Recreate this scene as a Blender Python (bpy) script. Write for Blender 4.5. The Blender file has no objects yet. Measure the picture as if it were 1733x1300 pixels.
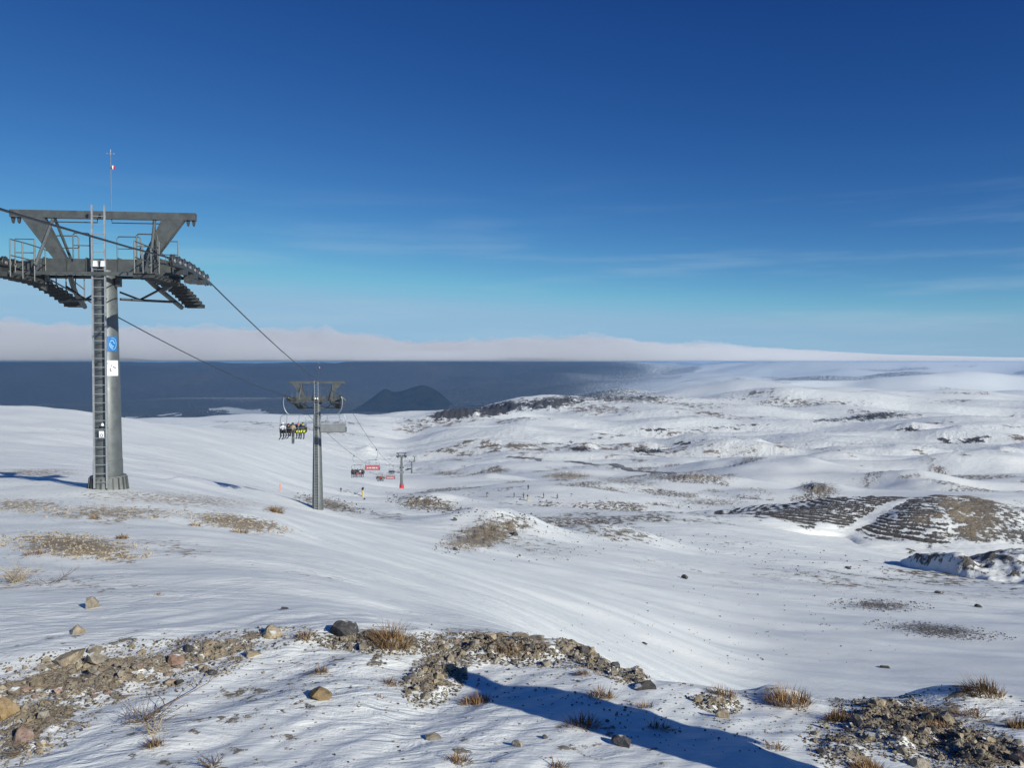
import bpy, bmesh, math, random
import numpy as np
from mathutils import Vector, Matrix

random.seed(7)
RNG = np.random.default_rng(11)
R = math.radians
scene = bpy.context.scene
COL = scene.collection

# ------------------------------------------------------------------ camera
PW, PH, F = 1733.0, 1300.0, 1352.0          # photograph size and focal length in its pixels
HORIZON = 612.0
PITCH = math.atan((PH / 2 - HORIZON) / F)
cam_d = bpy.data.cameras.new('camera')
cam = bpy.data.objects.new('camera', cam_d)
COL.objects.link(cam)
cam_d.sensor_fit = 'HORIZONTAL'
cam_d.sensor_width = 36.0
cam_d.lens = 36.0 * F / PW
cam_d.clip_start = 0.05
cam_d.clip_end = 300000.0
cam.location = (0, 0, 0)
cam.rotation_euler = (math.pi / 2 - PITCH, 0, 0)
scene.camera = cam

# ------------------------------------------------------------------ world, sun, exposure
SUN_EL, SUN_AZ = 25.0, 136.0                 # sun behind and to the right of the camera
scene.render.engine = 'CYCLES'
scene.view_settings.view_transform = 'Standard'
scene.view_settings.look = 'None'
scene.view_settings.gamma = 1.0
scene.view_settings.use_curve_mapping = False
scene.view_settings.exposure = 0.0
scene.cycles.use_denoising = True
scene.cycles.max_bounces = 8
scene.cycles.diffuse_bounces = 3
scene.cycles.volume_bounces = 4
scene.cycles.use_adaptive_sampling = True
scene.cycles.adaptive_threshold = 0.015

world = bpy.data.worlds.new('World')
scene.world = world
world.use_nodes = True
wn, wl = world.node_tree.nodes, world.node_tree.links
wn.clear()
w_out = wn.new('ShaderNodeOutputWorld')
w_bg = wn.new('ShaderNodeBackground')
w_sky = wn.new('ShaderNodeTexSky')
w_sky.sky_type = 'NISHITA'
w_sky.sun_disc = False
w_sky.sun_elevation = R(SUN_EL)
w_sky.sun_rotation = R(SUN_AZ)
w_sky.altitude = 2600
w_sky.air_density = 0.75
w_sky.dust_density = 0.05
w_sky.ozone_density = 3.0
# thin cirrus streaks low in the sky
w_tc = wn.new('ShaderNodeTexCoord')
w_sep = wn.new('ShaderNodeSeparateXYZ')
wl.new(w_tc.outputs['Generated'], w_sep.inputs[0])
w_map = wn.new('ShaderNodeMapping')
w_map.inputs['Scale'].default_value = (2.2, 2.2, 26.0)
w_map.inputs['Rotation'].default_value = (0, R(2.5), 0)
wl.new(w_tc.outputs['Generated'], w_map.inputs[0])
w_no = wn.new('ShaderNodeTexNoise')
w_no.inputs['Scale'].default_value = 1.6
w_no.inputs['Detail'].default_value = 5
w_no.inputs['Roughness'].default_value = 0.55
wl.new(w_map.outputs[0], w_no.inputs['Vector'])
w_r1 = wn.new('ShaderNodeMapRange')
w_r1.interpolation_type = 'SMOOTHSTEP'
w_r1.inputs['From Min'].default_value = 0.46
w_r1.inputs['From Max'].default_value = 0.80
wl.new(w_no.outputs['Fac'], w_r1.inputs['Value'])
w_r2 = wn.new('ShaderNodeMapRange')
w_r2.interpolation_type = 'SMOOTHSTEP'
w_r2.inputs['From Min'].default_value = 0.24
w_r2.inputs['From Max'].default_value = 0.06
wl.new(w_sep.outputs['Z'], w_r2.inputs['Value'])
w_mu = wn.new('ShaderNodeMath'); w_mu.operation = 'MULTIPLY'
wl.new(w_r1.outputs[0], w_mu.inputs[0]); wl.new(w_r2.outputs[0], w_mu.inputs[1])
w_m2 = wn.new('ShaderNodeMath'); w_m2.operation = 'MULTIPLY'
wl.new(w_mu.outputs[0], w_m2.inputs[0]); w_m2.inputs[1].default_value = 0.36
w_mix = wn.new('ShaderNodeMix'); w_mix.data_type = 'RGBA'
wl.new(w_m2.outputs[0], w_mix.inputs['Factor'])
# deep winter blue: each channel of the sky gets its own contrast
SKY_S = 0.1147
w_sc = wn.new('ShaderNodeSeparateColor'); w_cc = wn.new('ShaderNodeCombineColor')
wl.new(w_sky.outputs[0], w_sc.inputs[0])
for k_, (g_, m_) in enumerate(((1.88, 1.536), (1.50, 1.121), (1.0, 0.80))):
    p_ = wn.new('ShaderNodeMath'); p_.operation = 'POWER'; p_.inputs[1].default_value = g_
    q_ = wn.new('ShaderNodeMath'); q_.operation = 'MULTIPLY'; q_.inputs[1].default_value = m_ * SKY_S ** (g_ - 1)
    wl.new(w_sc.outputs[k_], p_.inputs[0]); wl.new(p_.outputs[0], q_.inputs[0]); sky_ch = globals().setdefault('sky_ch', []); sky_ch.append(q_.outputs[0])
c_ = wn.new('ShaderNodeMath'); c_.operation = 'SMOOTH_MIN'; wl.new(sky_ch[2], c_.inputs[0]); c_.inputs[1].default_value = 0.68 / SKY_S; c_.inputs[2].default_value = 2.5
wl.new(c_.outputs[0], w_cc.inputs[2])
for k_, lim in ((0, 0.42), (1, 0.72)):            # the band above the horizon stays blue
    a_ = wn.new('ShaderNodeMath'); a_.operation = 'MULTIPLY'; wl.new(c_.outputs[0], a_.inputs[0]); a_.inputs[1].default_value = lim
    b_ = wn.new('ShaderNodeMath'); b_.operation = 'SMOOTH_MIN'; wl.new(sky_ch[k_], b_.inputs[0]); wl.new(a_.outputs[0], b_.inputs[1]); b_.inputs[2].default_value = 0.6
    wl.new(b_.outputs[0], w_cc.inputs[k_])
wl.new(w_cc.outputs[0], w_mix.inputs[6])
w_mix.inputs[7].default_value = (3.6, 4.9, 6.0, 1)
wl.new(w_mix.outputs[2], w_bg.inputs['Color'])
w_bg.inputs['Strength'].default_value = SKY_S
wl.new(w_bg.outputs[0], w_out.inputs['Surface'])

sun_d = bpy.data.lights.new('sun', 'SUN')
sun_d.energy = 4.6
sun_d.angle = R(0.5)
sun_d.color = (1.0, 0.965, 0.88)
sun = bpy.data.objects.new('sun', sun_d)
COL.objects.link(sun)
SUNV = Vector((math.sin(R(SUN_AZ)) * math.cos(R(SUN_EL)), math.cos(R(SUN_AZ)) * math.cos(R(SUN_EL)), math.sin(R(SUN_EL))))
sun.rotation_euler = SUNV.to_track_quat('Z', 'Y').to_euler()

# ------------------------------------------------------------------ helpers: objects, meshes, materials
def link(o, parent=None):
    COL.objects.link(o)
    if parent is not None:
        o.parent = parent
    return o

def tag(o, label=None, cat=None, group=None, kind=None):
    if label: o['label'] = label
    if cat: o['category'] = cat
    if group: o['group'] = group
    if kind: o['kind'] = kind
    return o

def empty(name, loc, rz=0.0):
    o = bpy.data.objects.new(name, None)
    o.empty_display_size = 0.3
    COL.objects.link(o)
    o.location = loc
    o.rotation_euler = (0, 0, rz)
    return o

class MB:
    """collects vertices and faces of one mesh"""
    def __init__(self):
        self.v, self.f, self.m = [], [], []
    def add(self, vs, fs, mi=0):
        k = len(self.v)
        self.v += [tuple(p) for p in vs]
        self.f += [tuple(i + k for i in q) for q in fs]
        self.m += [mi] * len(fs)
    def box(self, c, s, rot=None, mi=0, taper=1.0):
        hx, hy, hz = s[0] / 2, s[1] / 2, s[2] / 2
        vs = []
        for z in (-hz, hz):
            t = 1.0 if z < 0 else taper
            for x, y in ((-hx, -hy), (hx, -hy), (hx, hy), (-hx, hy)):
                p = Vector((x * t, y * t, z))
                if rot is not None: p = rot @ p
                vs.append(p + Vector(c))
        self.add(vs, [(3, 2, 1, 0), (4, 5, 6, 7), (0, 1, 5, 4), (1, 2, 6, 5), (2, 3, 7, 6), (3, 0, 4, 7)], mi)
    def bar(self, a, b, w, h, up=(0, 0, 1), mi=0):
        a, b = Vector(a), Vector(b)
        d = b - a; L = d.length; y = d.normalized()
        u = Vector(up)
        if abs(u.dot(y)) > 0.98: u = Vector((1, 0, 0))
        x = y.cross(u).normalized(); z = x.cross(y)
        self.box((a + b) / 2, (w, L, h), Matrix((x, y, z)).transposed(), mi)
    def tube(self, pts, r, n=8, mi=0, cap=True):
        pts = [Vector(p) for p in pts]
        rs = r if isinstance(r, (list, tuple)) else [r] * len(pts)
        k = len(self.v); prev = None
        for i, p in enumerate(pts):
            d = (pts[min(i + 1, len(pts) - 1)] - pts[max(i - 1, 0)]).normalized()
            if prev is None:
                u = Vector((0, 0, 1)) if abs(d.z) < 0.9 else Vector((1, 0, 0))
                x = d.cross(u).normalized()
            else:
                x = (prev - d * prev.dot(d)).normalized()
            prev = x; y = d.cross(x)
            for j in range(n):
                a = 2 * math.pi * j / n
                self.v.append(tuple(p + (x * math.cos(a) + y * math.sin(a)) * rs[i]))
        for i in range(len(pts) - 1):
            for j in range(n):
                q = (j + 1) % n
                self.f.append((k + i * n + j, k + i * n + q, k + (i + 1) * n + q, k + (i + 1) * n + j)); self.m.append(mi)
        if cap:
            self.f.append(tuple(k + j for j in reversed(range(n)))); self.m.append(mi)
            e = k + (len(pts) - 1) * n
            self.f.append(tuple(e + j for j in range(n))); self.m.append(mi)
    def prism(self, poly, y0, y1, mi=0):
        """polygon in x,z extruded along y"""
        n = len(poly)
        vs = [(x, y0, z) for x, z in poly] + [(x, y1, z) for x, z in poly]
        fs = [tuple(range(n)), tuple(reversed(range(n, 2 * n)))]
        fs += [(i, i + n, (i + 1) % n + n, (i + 1) % n) for i in range(n)]
        self.add(vs, fs, mi)
    def mesh(self, name):
        me = bpy.data.meshes.new(name)
        me.from_pydata(self.v, [], self.f)
        if any(self.m): me.polygons.foreach_set('material_index', self.m)
        bm = bmesh.new(); bm.from_mesh(me)
        bmesh.ops.recalc_face_normals(bm, faces=bm.faces)
        bm.to_mesh(me); bm.free()
        return me
    def build(self, name, mat, parent=None, smooth=False, loc=None):
        me = self.mesh(name)
        for m in (mat if isinstance(mat, (list, tuple)) else [mat]): me.materials.append(m)
        if smooth: smooth_mesh(me)
        o = bpy.data.objects.new(name, me)
        link(o, parent)
        if loc is not None: o.location = loc
        return o

def smooth_mesh(me, ang=35):
    me.polygons.foreach_set('use_smooth', [True] * len(me.polygons))
    try: me.set_sharp_from_angle(angle=R(ang))
    except Exception: pass

def copy_tree(o, parent=None, loc=None, rz=None):
    c = o.copy()
    COL.objects.link(c)
    c.parent = parent
    if loc is not None: c.location = loc
    if rz is not None: c.rotation_euler = (0, 0, rz)
    for ch in list(o.children):
        copy_tree(ch, c)
    return c

class NT:
    """small node tree helper"""
    def __init__(self, name):
        self.mat = bpy.data.materials.new(name)
        self.mat.use_nodes = True
        self.n, self.l = self.mat.node_tree.nodes, self.mat.node_tree.links
        self.n.clear()
        self.out = self.n.new('ShaderNodeOutputMaterial')
    def new(self, t, **kw):
        nd = self.n.new(t)
        for k, v in kw.items(): setattr(nd, k, v)
        return nd
    def put(self, sock, v):
        if isinstance(v, bpy.types.NodeSocket): self.l.new(v, sock)
        else: sock.default_value = v
    def math(self, op, a, b=0.0, c=None, clamp=False):
        nd = self.new('ShaderNodeMath', operation=op, use_clamp=clamp)
        self.put(nd.inputs[0], a); self.put(nd.inputs[1], b)
        if c is not None: self.put(nd.inputs[2], c)
        return nd.outputs[0]
    def step(self, v, a, b, lo=0.0, hi=1.0):
        nd = self.new('ShaderNodeMapRange', interpolation_type='SMOOTHSTEP')
        self.put(nd.inputs['Value'], v)
        for k, x in (('From Min', a), ('From Max', b), ('To Min', lo), ('To Max', hi)): self.put(nd.inputs[k], x)
        return nd.outputs[0]
    def mix(self, f, a, b):
        nd = self.new('ShaderNodeMix', data_type='RGBA')
        self.put(nd.inputs['Factor'], f); self.put(nd.inputs[6], a); self.put(nd.inputs[7], b)
        return nd.outputs[2]
    def noise(self, vec, scale, detail=4, rough=0.55, dist=0.0):
        nd = self.new('ShaderNodeTexNoise')
        if vec is not None: self.put(nd.inputs['Vector'], vec)
        nd.inputs['Scale'].default_value = scale
        nd.inputs['Detail'].default_value = detail
        nd.inputs['Roughness'].default_value = rough
        nd.inputs['Distortion'].default_value = dist
        return nd.outputs['Fac']
    def attr(self, name):
        return self.new('ShaderNodeAttribute', attribute_name=name).outputs['Fac']
    def mapping(self, vec, scale=(1, 1, 1), rot=(0, 0, 0)):
        nd = self.new('ShaderNodeMapping')
        self.put(nd.inputs[0], vec)
        nd.inputs['Scale'].default_value = scale
        nd.inputs['Rotation'].default_value = rot
        return nd.outputs[0]
    def bump(self, h, strength, dist, normal=None):
        nd = self.new('ShaderNodeBump')
        self.put(nd.inputs['Height'], h); self.put(nd.inputs['Strength'], strength); self.put(nd.inputs['Distance'], dist)
        if normal is not None: self.put(nd.inputs['Normal'], normal)
        return nd.outputs[0]
    def principled(self, col, rough=0.6, metal=0.0, normal=None, spec=None):
        nd = self.new('ShaderNodeBsdfPrincipled')
        self.put(nd.inputs['Base Color'], col); self.put(nd.inputs['Roughness'], rough); self.put(nd.inputs['Metallic'], metal)
        if spec is not None: self.put(nd.inputs['Specular IOR Level'], spec)
        if normal is not None: self.put(nd.inputs['Normal'], normal)
        self.l.new(nd.outputs[0], self.out.inputs['Surface'])
        return nd

def rgba(c): return (c[0], c[1], c[2], 1.0)

_mats = {}
def surf(name, col, rough=0.6, metal=0.0, var=0.15, scale=6.0, spec=None, bump=0.0):
    """plain surface with a little wear"""
    if name in _mats: return _mats[name]
    t = NT(name)
    obc = t.new('ShaderNodeTexCoord').outputs['Object']
    n = t.noise(obc, scale, 5, 0.6)
    a = tuple(x * (1 - var) for x in col); b = tuple(min(1, x * (1 + var)) for x in col)
    c = t.mix(t.step(n, 0.3, 0.7), rgba(a), rgba(b))
    nr = t.bump(n, bump, 0.02) if bump else None
    t.principled(c, t.step(n, 0.2, 0.8, rough * 0.85, min(1, rough * 1.15)), metal, nr, spec)
    _mats[name] = t.mat
    return t.mat

# ------------------------------------------------------------------ numpy noise
def _hash(ix, iy, seed):
    h = (ix.astype(np.int64) * 374761393 + iy.astype(np.int64) * 668265263 + seed * 974711) & 0xffffffff
    h = ((h ^ (h >> 13)) * 1274126177) & 0xffffffff
    return (h ^ (h >> 16)) & 0xffffffff

def pnoise(x, y, seed=0):
    ix, iy = np.floor(x), np.floor(y)
    fx, fy = x - ix, y - iy
    ix = ix.astype(np.int64); iy = iy.astype(np.int64)
    u = fx * fx * fx * (fx * (fx * 6 - 15) + 10); v = fy * fy * fy * (fy * (fy * 6 - 15) + 10)
    def g(dx, dy):
        a = _hash(ix + dx, iy + dy, seed).astype(np.float64) * (2 * np.pi / 4294967296.0)
        return np.cos(a) * (fx - dx) + np.sin(a) * (fy - dy)
    n0 = g(0, 0) * (1 - u) + g(1, 0) * u
    n1 = g(0, 1) * (1 - u) + g(1, 1) * u
    return (n0 * (1 - v) + n1 * v) * 1.5

def fbm(x, y, lam, octs=4, seed=0, gain=0.5):
    s = 0; a = 1.0; f = 1.0 / lam
    for k in range(octs):
        s = s + a * pnoise(x * f + 17.3 * k, y * f - 9.1 * k, seed + k); a *= gain; f *= 2.03
    return s

def sstep(a, b, x):
    t = np.clip((x - a) / (b - a), 0, 1)
    return t * t * (3 - 2 * t)

# ------------------------------------------------------------------ pixels and directions
CP, SP = math.cos(PITCH), math.sin(PITCH)
def ray(px, py):
    """direction of a photograph pixel, scaled so that y = 1"""
    cx, cz = (px - PW / 2) / F, (PH / 2 - py) / F
    d = Vector((cx, CP + cz * SP, -SP + cz * CP))
    return d / d.y
def at(px, py, Y): return ray(px, py) * Y
def project(x, y, z):
    d = y * CP - z * SP
    u = y * SP + z * CP
    d = np.where(d > 0.05, d, 0.05)
    return PW / 2 + F * x / d, PH / 2 - F * u / d

# ------------------------------------------------------------------ ground: visible profile per direction (distance m, photo row)
PROFILE = {
 -500: [(7,1075),(11,985),(18,895),(27,838),(40,800),(80,765),(160,735),(300,708),(450,690),(560,688),(750,702),(1300,770)],
 0:    [(7,1080),(11,985),(18,900),(27.6,838),(40,812),(80,782),(160,750),(300,715),(450,697),(580,689),(750,700),(1300,770)],
 100:  [(7,1079),(11,983),(18,897),(27.6,832),(34,812),(60,795),(100,778),(160,755),(300,722),(450,702),(600,692),(780,703),(1300,775)],
 180:  [(7,1078),(11,980),(18,897),(27.6,829),(34,813),(60,799),(100,785),(160,766),(300,735),(450,715),(620,704),(800,712),(1300,775)],
 270:  [(7,1075),(11,978),(18,898),(27.6,842),(38,826),(60,814),(100,800),(160,780),(300,752),(500,728),(700,716),(900,718),(1300,760)],
 350:  [(7,1072),(11,975),(18,900),(27.6,858),(40,842),(70,830),(110,815),(200,790),(350,762),(600,738),(900,724),(1200,719),(1500,723),(2200,780)],
 460:  [(7,1063),(11,978),(18,915),(27.6,880),(45,862),(70,850),(100,840),(140,828),(220,810),(400,782),(700,757),(1100,735),(1500,722),(1900,712),(2300,716),(3200,760)],
 536:  [(7,1058),(11,988),(18,938),(27.6,910),(45,889),(70,876),(88,872),(120,865),(160,858),(250,845),(400,822),(700,790),(1100,762),(1600,735),(2100,718),(2500,711),(2800,716),(4000,750)],
 610:  [(7,1060),(11,1000),(18,955),(30,925),(50,902),(80,884),(120,868),(180,856),(260,847),(400,830),(650,805),(900,790),(1300,770),(1800,740),(2300,718),(2700,708),(3000,712),(4200,755)],
 680:  [(7,1075),(11,1018),(18,975),(30,945),(50,920),(80,895),(120,872),(200,857),(300,846),(440,833),(650,815),(870,801),(1250,793),(1600,778),(2100,745),(2600,715),(2900,700),(3200,706),(4500,760)],
 770:  [(7,1080),(11,1035),(18,1000),(30,970),(50,940),(80,905),(120,880),(200,858),(300,846),(440,832),(650,811),(870,797),(1250,772),(1600,752),(2100,728),(2500,712),(2850,692),(3150,700),(4500,755)],
 866:  [(7,1080),(11,1056),(18,1030),(30,998),(50,965),(80,928),(110,905),(150,880),(250,850),(400,828),(600,808),(900,785),(1400,752),(2000,728),(2500,715),(2800,692),(3100,677),(3400,686),(5000,750)],
 980:  [(6.6,1092),(9,1125),(14,1112),(22,1074),(35,1030),(55,985),(80,940),(110,908),(150,884),(250,852),(400,828),(600,808),(900,785),(1400,752),(2000,728),(2500,715),(2900,686),(3200,667),(3500,680),(5000,740)],
 1120: [(6,1152),(9,1230),(16,1185),(25,1130),(40,1060),(60,1005),(90,945),(130,905),(180,880),(280,852),(420,830),(600,812),(900,787),(1400,755),(2000,732),(2500,718),(2900,690),(3200,667),(3600,685)],
 1250: [(6,1168),(10,1290),(20,1228),(30,1165),(45,1080),(75,990),(110,940),(150,910),(200,888),(280,858),(420,834),(600,812),(900,787),(1400,755),(2000,730),(2500,718),(2900,698),(3300,670),(3700,685)],
 1500: [(6,1168),(10,1300),(20,1250),(30,1180),(45,1085),(75,1005),(110,965),(150,940),(200,905),(280,866),(420,842),(600,815),(900,787),(1400,750),(2000,725),(2600,705),(3100,678),(3500,657),(3900,668)],
 1733: [(5.8,1172),(9,1300),(18,1260),(30,1185),(45,1095),(75,1015),(110,975),(150,945),(200,905),(280,867),(420,842),(600,820),(900,787),(1400,748),(2000,725),(2600,705),(3100,690),(3500,673),(3900,685)],
 2300: [(5.8,1172),(9,1300),(18,1260),(30,1185),(45,1095),(75,1015),(110,975),(150,945),(200,905),(280,867),(420,842),(600,820),(900,787),(1400,748),(2000,725),(2600,705),(3100,690),(3500,680),(3900,690)],
}
PLAIN = -700.0
TH_F = np.linspace(R(-41.5), R(41.5), 780)                         # directions in and near the picture
TH_B = np.linspace(R(41.5), R(318.5), 92)[1:-1]                    # the rest of the circle, coarse
TH = np.concatenate([TH_F, TH_B])
def rows(a, b, per): return np.exp(np.linspace(math.log(a), math.log(b), int(math.log(b / a) * per) + 1))[:-1]
RR = np.concatenate([rows(0.8, 3.2, 50), rows(3.2, 9, 215), rows(9, 40, 120), rows(40, 5000, 86), rows(5000, 70000, 48), [70000.0]])
LR = np.log(RR)
ul = np.linspace(math.log(0.8), math.log(70000), 2400)
ur = np.exp(ul)
cols_px = sorted(PROFILE)
tab, ths = [], []
for px in cols_px:
    u = (px - PW / 2) / F
    th = math.atan(u); c = math.cos(th)
    rs, zs = [0.5, 2.0, 4.2], [-1.62, -1.82, -2.1]
    for Y, py in PROFILE[px]:
        rs.append(Y / c); zs.append(ray(px, py).z * Y)
    last = rs[-1]
    k_ = min(max((px - 880) / 330.0, 0), 1)                         # dark low plain on the left, high snowy plateau on the right
    for r_, zl, zr in ((5300, -330, -255), (7200, -560, -300), (9500, PLAIN, -325), (15000, PLAIN, -370), (30000, PLAIN, -470), (70000, PLAIN, -620)):
        rs.append(r_); zs.append(zl + (zr - zl) * k_)
    tab.append(np.interp(ul, np.log(np.array(rs)), np.array(zs) / np.array(rs)) * ur)
    ths.append(th)
tab = np.array(tab); ths = np.array(ths)

def gsmooth(a, sig, axis):
    k = int(3 * sig) + 1
    w = np.exp(-0.5 * (np.arange(-k, k + 1) / sig) ** 2); w /= w.sum()
    pad = [(0, 0), (0, 0)]; pad[axis] = (k, k)
    p = np.pad(a, pad, mode='edge')
    return np.apply_along_axis(lambda q: np.convolve(q, w, 'valid'), axis, p)
tab_s = tab / ur                                                    # smooth the viewing slope, not the height
tab_s = gsmooth(tab_s, 0.045 / (ul[1] - ul[0]), 1)
fine = np.array([np.interp(TH_F, ths, tab_s[:, j]) for j in range(len(ul))]).T
fine_w = gsmooth(fine, R(2.4) / (TH_F[1] - TH_F[0]), 0)
fine = gsmooth(fine, R(0.9) / (TH_F[1] - TH_F[0]), 0)
ww = sstep(math.log(9), math.log(16), ul) * (1 - sstep(math.log(500), math.log(1500), ul))
fine = fine * (1 - ww) + fine_w * ww
base_f = np.array([np.interp(LR, ul, row) for row in fine])
back = np.interp(LR, [math.log(0.8), math.log(6), math.log(60), math.log(900), math.log(5000), math.log(9000), math.log(70000)],
                 [-2.0, -0.40, -0.22, -0.16, -0.12, -700 / 9000., -0.01])
wb = sstep(0.0, 0.35, np.minimum(TH_B - R(41.5), R(318.5) - TH_B))
side = np.where(TH_B[:, None] < math.pi, base_f[-1][None, :], base_f[0][None, :])
base_b = side * (1 - wb[:, None]) + back[None, :] * wb[:, None]
Z = np.concatenate([base_f, base_b]) * RR[None, :]
X = np.sin(TH)[:, None] * RR[None, :]
Y_ = np.cos(TH)[:, None] * RR[None, :]
RG = np.broadcast_to(RR[None, :], Z.shape)

# knolls: photo column, row of the foot, distance, half width px, depth half m, height px
KNOLLS = [(842, 930, 106, 105, 12, 34), (1035, 918, 120, 100, 11, 22), (735, 862, 215, 60, 14, 11), (560, 868, 150, 55, 8, 8), (650, 875, 135, 60, 8, 6),
          (965, 818, 520, 55, 30, 9), (1165, 822, 520, 105, 40, 13), (1195, 858, 330, 95, 26, 10), (1385, 838, 430, 42, 22, 15),
          (1330, 822, 620, 160, 75, 28), (1640, 805, 760, 140, 80, 34), (1480, 775, 1080, 110, 70, 22), (1400, 795, 850, 90, 50, 14), (1230, 812, 680, 80, 40, 12), (1710, 775, 1000, 70, 60, 20), (1060, 760, 1350, 110, 70, 9), (1330, 745, 1650, 120, 90, 12), (1250, 772, 1150, 90, 80, 24), (1580, 742, 1500, 150, 120, 16), (1150, 790, 800, 120, 60, 10), (1560, 838, 480, 80, 50, 14),
          (838, 802, 640, 45, 28, 7), (765, 806, 640, 45, 25, 4), (985, 768, 1300, 34, 40, 10), (1100, 772, 1300, 45, 50, 12), (1185, 752, 1600, 60, 60, 9),
          (1540, 733, 1850, 38, 45, 13), (1650, 755, 1500, 60, 60, 12), (1480, 716, 2350, 85, 80, 9), (625, 750, 1300, 18, 40, 9), (700, 755, 1300, 35, 40, 5),
          (1720, 745, 1600, 50, 70, 12), (1000, 742, 2000, 70, 70, 6), (1120, 735, 2200, 60, 70, 8), (300, 1095, 6.9, 190, 0.5, 14), (680, 1075, 7.0, 110, 0.45, 12),
          (900, 1090, 6.9, 150, 0.5, 14), (1330, 1190, 5.9, 60, 0.35, 16), (1640, 1168, 6.0, 85, 0.4, 22), (190, 858, 21, 150, 2.5, 8), (450, 868, 26, 90, 3, 9), (120, 915, 14.5, 120, 1.4, 8)]
for (px, py, yd, wpx, dep, hpx) in KNOLLS:
    sx, h = wpx / F * yd / 1.6, hpx / F * yd
    cx = (px - PW / 2) / F * yd
    dx, dy = X - cx, Y_ - yd
    q = (dx / sx) ** 2 + (dy / (dep * 0.75)) ** 2
    k = q < 20
    Z[k] += h * np.exp(-0.5 * q[k]) * (1 + 0.25 * fbm(X[k], Y_[k], sx * 1.2, 2, 5))

# relief in octaves: at every distance only the sizes that show there
PXV, PYV = project(X, Y_, Z)
front = (Y_ > 0.5) & (np.abs(X) < Y_ * 1.0)
rid = np.zeros_like(Z)
for k in range(0, 16):
    lam = 0.14 * 2 ** k
    q = lam / RG
    w = sstep(0.008, 0.03, q) * (1 - sstep(0.16, 0.42, q))
    if k > 12: w = w * sstep(3000, 9000, RG)
    if w.max() <= 0: continue
    sel = w > 0.001
    n = np.zeros_like(Z)
    xs, ys = X[sel], Y_[sel]
    def windy(a, st):                                                  # drifts drawn out along the wind
        xr, yr = xs * math.cos(a) + ys * math.sin(a), -xs * math.sin(a) + ys * math.cos(a)
        return pnoise(xr / lam * st + 31 * k, yr / lam * 1.1, 40 + k)
    if k < 6:
        b_ = sstep(7.0, 10.5, RG[sel])
        n[sel] = windy(R(52), 0.55) * (1 - b_) + windy(R(-16), 0.40) * b_
    else:
        n[sel] = windy(R(-25), 0.5)
    amp = 0.050 if k < 2 else (np.where(RG > 9.5, 0.040, 0.055) if k < 5 else (0.042 if k < 8 else 0.088))
    if k >= 8: amp = amp * (0.35 + 0.65 * sstep(R(-15), R(-6), TH))[:, None]
    Z = Z + w * amp * lam * n
    rid = rid + w * n
# plain: low swells, snowy hills on the right, a far range
far = sstep(9000, 16000, RG)
far2 = sstep(5500, 8000, RG)
Z = Z + far2 * ((fbm(X, Y_, 3000, 2, 90, 0.5) + 0.30 * fbm(X, Y_, 700, 2, 93) * (1 - sstep(8000, 13000, RG))) * 95 + 20) * sstep(R(0), R(9), TH)[:, None] * front * (0.6 + 1.1 * sstep(8000, 25000, RG)) + 190 * sstep(12000, 24000, RG) * sstep(R(2), R(10), TH)[:, None] * front
rng = sstep(42000, 56000, RG)
Z = Z + rng * (420 + 170 * fbm(X, Y_, 16000, 4, 70)) * (0.55 + 0.45 * sstep(R(25), R(-10), TH)[:, None])
left_r = sstep(R(13), R(1), TH)[:, None] * front
Z = Z + left_r * sstep(16500, 25000, RG) * (1 - rng) * (600 + 170 * fbm(X, Y_, 6000, 4, 72))
Z = np.minimum(Z, np.where(RG > 9000, -8.0, 1e9))
gorge = sstep(8200, 9800, RG) * (1 - sstep(11200, 12500, RG)) * sstep(R(-27), R(-24), TH)[:, None] * (1 - sstep(R(-18), R(-15), TH)[:, None])
Z = Z + gorge * (70 + 70 * fbm(X, Y_, 900, 4, 33))

def gz(x, y):
    """ground height at a point"""
    th = math.atan2(x, y); r = math.hypot(x, y)
    th = min(max(th, TH_F[0]), TH_F[-1] - 1e-6)
    i = (th - TH_F[0]) / (TH_F[1] - TH_F[0]); i0 = int(i); fi = i - i0
    j = float(np.interp(math.log(max(r, 0.81)), LR, np.arange(len(LR)))); j0 = min(int(j), len(LR) - 2); fj = j - j0
    a = Z[i0, j0] * (1 - fj) + Z[i0, j0 + 1] * fj
    i1 = min(i0 + 1, len(TH_F) - 1)
    b = Z[i1, j0] * (1 - fj) + Z[i1, j0 + 1] * fj
    return a * (1 - fi) + b * fi
def hit(px, py, rmin=2.5, rmax=60000):
    """where the line of sight of a photograph pixel meets the ground"""
    d = ray(px, py); th = math.atan2(d.x, 1.0); s = d.z / math.hypot(d.x, 1.0)
    i = int(round((min(max(th, TH_F[0]), TH_F[-1]) - TH_F[0]) / (TH_F[1] - TH_F[0])))
    sl = Z[i] / RR
    ok = np.where((sl >= s) & (RR > rmin) & (RR < rmax))[0]
    if len(ok) == 0: r = rmax
    else:
        j = ok[0]
        if j > 0 and sl[j - 1] < s and RR[j - 1] > rmin:
            t = (s - sl[j - 1]) / (sl[j] - sl[j - 1]); r = RR[j - 1] + t * (RR[j] - RR[j - 1])
        else: r = RR[j]
    x, y = math.sin(th) * r, math.cos(th) * r
    return Vector((x, y, gz(x, y)))

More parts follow.
